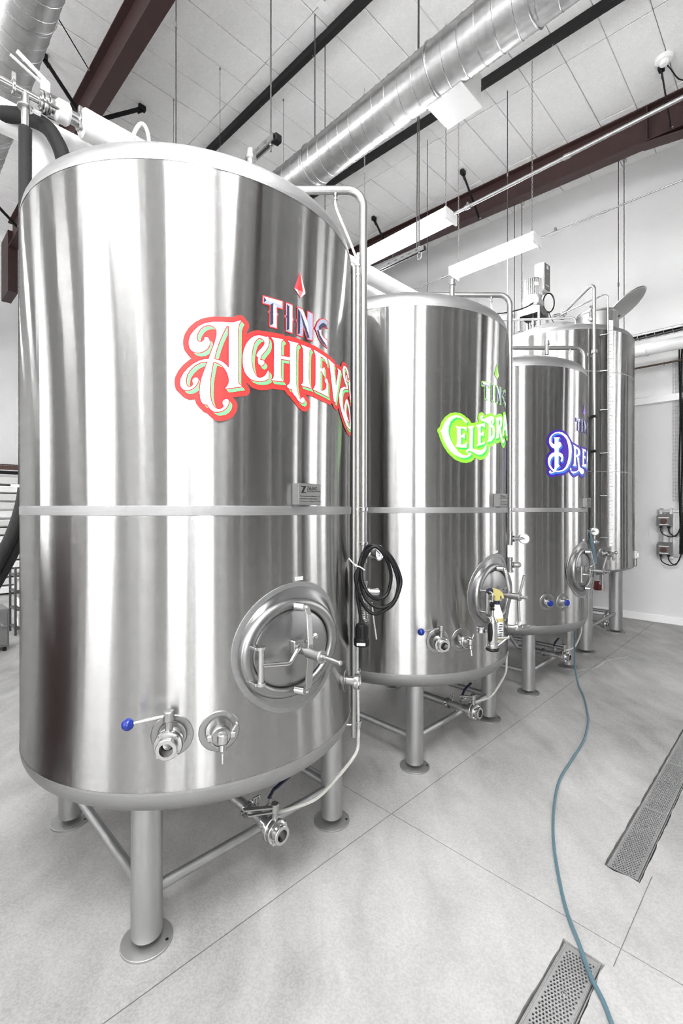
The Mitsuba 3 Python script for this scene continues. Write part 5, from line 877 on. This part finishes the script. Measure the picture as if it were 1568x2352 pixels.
cn = thing('sampling_canister', 'steel canister with a black grip and round gauge hung below the middle tank manway', 'canister'); c0 = hv(1.5895, .8145, 0)
add('body', mv(lathe([(0, .507 * H), (.026, .508 * H), (.029, .512 * H), (.0285, .580 * H), (.025, .598 * H), (.018, .607 * H), (.009, .612 * H), (.008, .640 * H), (0, .641 * H)], 32), *c0), 'm_polish', cn)
add('base_ring', mv(lathe([(0, .4975 * H), (.030, .4975 * H), (.031, .500 * H), (.031, .508 * H), (.027, .511 * H), (0, .511 * H)], 32), *c0), 'm_polish', cn); add('foot', mv(ring(.031, .0085, 30, 8), *(c0 + V(0, 0, .4925 * H))), 'm_rubber', cn, label='black rubber foot ring'); add('foot_disc', mv(cyl(.031, .488 * H, .4975 * H, 26), *c0), 'm_rubber', cn)
gd_ = unit(V(-.95, .1, 0)); add('grip', put(mv(lathe([(0, -.062), (.012, -.060), (.017, -.045), (.019, 0), (.017, .045), (.012, .060), (0, .062)], 20), 0, 0, 0), frame(c0 + gd_ * .016 + V(0, 0, .556 * H), (0, 0, 1))), 'm_rubber', cn, label='black grip')
F = frame(c0 + V(-.45, -.893, 0) * .0288, V(-.45, -.893, 0)); add('etched_text', put(join(*[mv(box((.004, 0, 0), (.016 - .002 * (q % 2), .003, .0006)), 0, (.575 + .006 * q) * H, 0) for q in range(4)]), F), 'm_dull', cn, smooth=False, kind='stuff')
add('top_valve', mv(join(cyl(.012, .634 * H, .641 * H, 16), cyl(.012, .644 * H, .664 * H, 12, .003), mv(box((0, 0, .654 * H), (.03, .02, .018), .004), -.006, 0, 0)), *c0), 'm_black', cn)
add('hook_tube', tube(spline([c0 + V(0, 0, .66 * H), c0 + V(0, 0, .678 * H), c0 + V(.004, .0, .692 * H), c0 + V(.02, .02, .697 * H), c0 + V(.04, .05, .694 * H)], 6), .006, 8), 'm_polish', cn)
add('side_knob', put(join(cyl(.010, 0, .03, 14), cyl(.019, .02, .034, 20, .003)), frame(c0 + V(0, 0, .600 * H), (-.9, .3, 0))), 'm_satin', cn); add('bleed_screw', put(cyl(.008, 0, .04, 12, .002), frame(c0 + V(0, 0, .597 * H), (-.3, -.95, 0))), 'm_polish', cn)
gk = add('gauge', mv(lathe([(0, -.016), (.024, -.016), (.0245, -.010), (.022, -.004), (.022, .004), (.026, .006), (.026, .015), (.023, .018), (0, .014)], 28), *hv(1.5600, .8440, .5635)), 'm_polish', cn, label='round gauge on a side arm')
add('gauge_arm', rod(hv(1.565, .838, .5605), hv(1.585, .820, .556), .005, 8), 'm_polish', gk)
add('fill_probe', join(rod(hv(1.601, .803, .5335), hv(1.6325, .772, .5335), .0085, 10), rod(hv(1.6325, .772, .540), hv(1.600, .806, .500), .005, 8), rod(hv(1.628, .776, .534), hv(1.606, .798, .509), .0075, 8), box(hv(1.606, .800, .543), (.04, .02, .010), .003), mv(ball(.008, 10), *hv(1.590, .815, .5325))), 'm_polish', cn)

# ================================================================ far left, seen past the nearest tank
rk = thing('rack_beam', 'dark red-brown steel rail on the far left wall', 'beam')
m = extrude(union_all([sbox(-.05, 0, .05, .075), sbox(-.035, .075, .035, .09)]), 3.0); m.apply_transform(np.array([[0, 0, 1, .35 * H], [-1, 0, 0, 7.5 * H], [0, 1, 0, 1.525 * H], [0, 0, 0, 1.0]])); m.fix_normals(); add('rail', m, 'm_brown', rk, smooth=False)
add('top_strip', box((1.26 * H, 7.47 * H, 1.588 * H), (3.0, .04, .02)), 'm_red', rk, smooth=False); add('lower_rail', box((1.26 * H, 7.5 * H, 1.487 * H), (3.0, .08, .07)), 'm_black', rk, smooth=False)
for x in (.45, 2.05): add('post', box((x * H, 7.5 * H, .78 * H), (.09, .09, 1.56 * H), .006), 'm_brown', rk, smooth=False)
cr = thing('slatted_stack', 'pale slatted stack under the dark rail at the far left', 'stack')
for q in range(14):
    add('slat', box((1.25 * H, 6.9 * H, (.06 + q * .098) * H), (1.9, .9, .125), .012), 'm_offwhite' if q % 3 else 'm_white', cr, smooth=False)
add('batten', join(box((.9 * H, 6.62 * H, .69 * H), (.05, .02, 1.36 * H)), box((1.5 * H, 6.62 * H, .69 * H), (.05, .02, 1.36 * H))), 'm_grey', cr, smooth=False)
cb = thing('steel_cabinet', 'small grey steel cabinet on the floor at the left edge', 'cabinet'); c1 = (.56 * H, 4.12 * H)
add('body', box((c1[0], c1[1], .165 * H), (.40, .38, .27 * H), .008), 'm_grey', cb, smooth=False); add('door', box((c1[0], c1[1] - .195, .165 * H), (.36, .012, .24 * H), .004), 'm_grey', cb, smooth=False)
add('latch', put(join(cyl(.016, 0, .03, 14, .003), mv(box((.02, -.012, .024), (.05, .016, .010), .003), 0, 0, 0)), frame((c1[0] + .13, c1[1] - .20, .19 * H), (0, -1, 0))), 'm_polish', cb)
for sx in (-1, 1):
    for sy in (-1, 1): add('foot', mv(cyl(.02, 0, .032 * H, 12), c1[0] + sx * .16, c1[1] + sy * .15, 0), 'm_black', cb)
sh_ = thing('shelf_rack', 'dark shelf rack with pale boxes beside the grey cabinet', 'shelf'); s1 = V(.93 * H, 4.55 * H, 0)
for z in (.05, .20, .34, .47): add('board', mv(box((0, 0, z * H), (.45, .35, .02), .003), *s1), 'm_darkgrey', sh_, smooth=False)
for sx in (-1, 1):
    for sy in (-1, 1): add('post', mv(box((sx * .22, sy * .17, .27 * H), (.025, .025, .54 * H)), *s1), 'm_darkgrey', sh_, smooth=False)
for q, (z, x, l) in enumerate(((.06, -.10, 'white box on the bottom shelf of the dark rack'), (.21, -.08, 'white box on the second shelf of the dark rack'), (.35, -.11, 'white box on the third shelf of the dark rack'))):
    w_ = thing('storage_box', l, 'box'); add('carton', mv(box((x, -.05, z * H + .065), (.18, .2, .115), .006), *s1), 'm_white', w_, smooth=False); add('lid', mv(box((x, -.05, z * H + .126), (.19, .21, .012), .003), *s1), 'm_offwhite', w_, smooth=False)

# ================================================================ standing by the left windows, outside the picture (seen mirrored in the nearest tank)
pb = thing('pump_cabinet', 'dark maroon pump cabinet left of the nearest tank, beyond the picture', 'cabinet'); MB_ = frame(V(-.37 * H, 1.66 * H, 0), (0, 0, 1), (-.5, .866, 0))
add('body', put(box((0, 0, .83), (.90, .50, 1.42), .02), MB_), 'm_red', pb, smooth=False); add('door', put(box((0, -.255, .85), (.82, .015, 1.28), .006), MB_), 'm_red', pb, smooth=False)
for sx in (-1, 1):
    for y in (-.2, .2): add('leg', put(box((sx * .38, y, .06), (.06, .06, .12)), MB_), 'm_black', pb, smooth=False)

# risers on the walls outside the picture; the tanks mirror them as narrow streaks
for q, (x, r) in enumerate(((-.25, .05), (.45, .09), (.72, .04), (1.55, .07), (2.35, .05), (2.55, .11), (3.35, .06))):
    k = thing('pipe_riser', 'white pipe riser in front of the dark roller door, outside the picture', 'pipe', 'white risers outside the picture')
    add('pipe', mv(cyl(r, .0, ceil_z(Y0) - .02, 20), x * H, Y0 + .42, 0), 'm_white', k); add('collar', mv(cyl(r * 1.25, .0, .05, 20, .004), x * H, Y0 + .42, 0), 'm_offwhite', k)
for q, (y, r) in enumerate(((.22, .05), (-.08, .09), (-.36, .04), (-3.0, .10), (-3.3, .05))):
    k = thing('cable_riser', 'black cable riser on the back wall, outside the picture', 'pipe', 'black risers outside the picture')
    add('duct', box((X1 - .08, y * H, 1.9 * H), (.14, r * 2, 3.6 * H), .01), 'm_black', k, smooth=False); add('cover', box((X1 - .155, y * H, 1.9 * H), (.012, r * 1.6, 3.5 * H), .003), 'm_darkgrey', k, smooth=False)
for (x, y, w_, l_) in ((2.085, 2.31, .20, .10), (2.04, 2.20, .16, .09)):
    S = np.eye(4); S[2, 1] = .045; S[2, 3] = 6.80; add('patch', put(box((x * H, y * H, -.003), (w_, l_, .005), .001), S), 'm_white', ck, smooth=False)
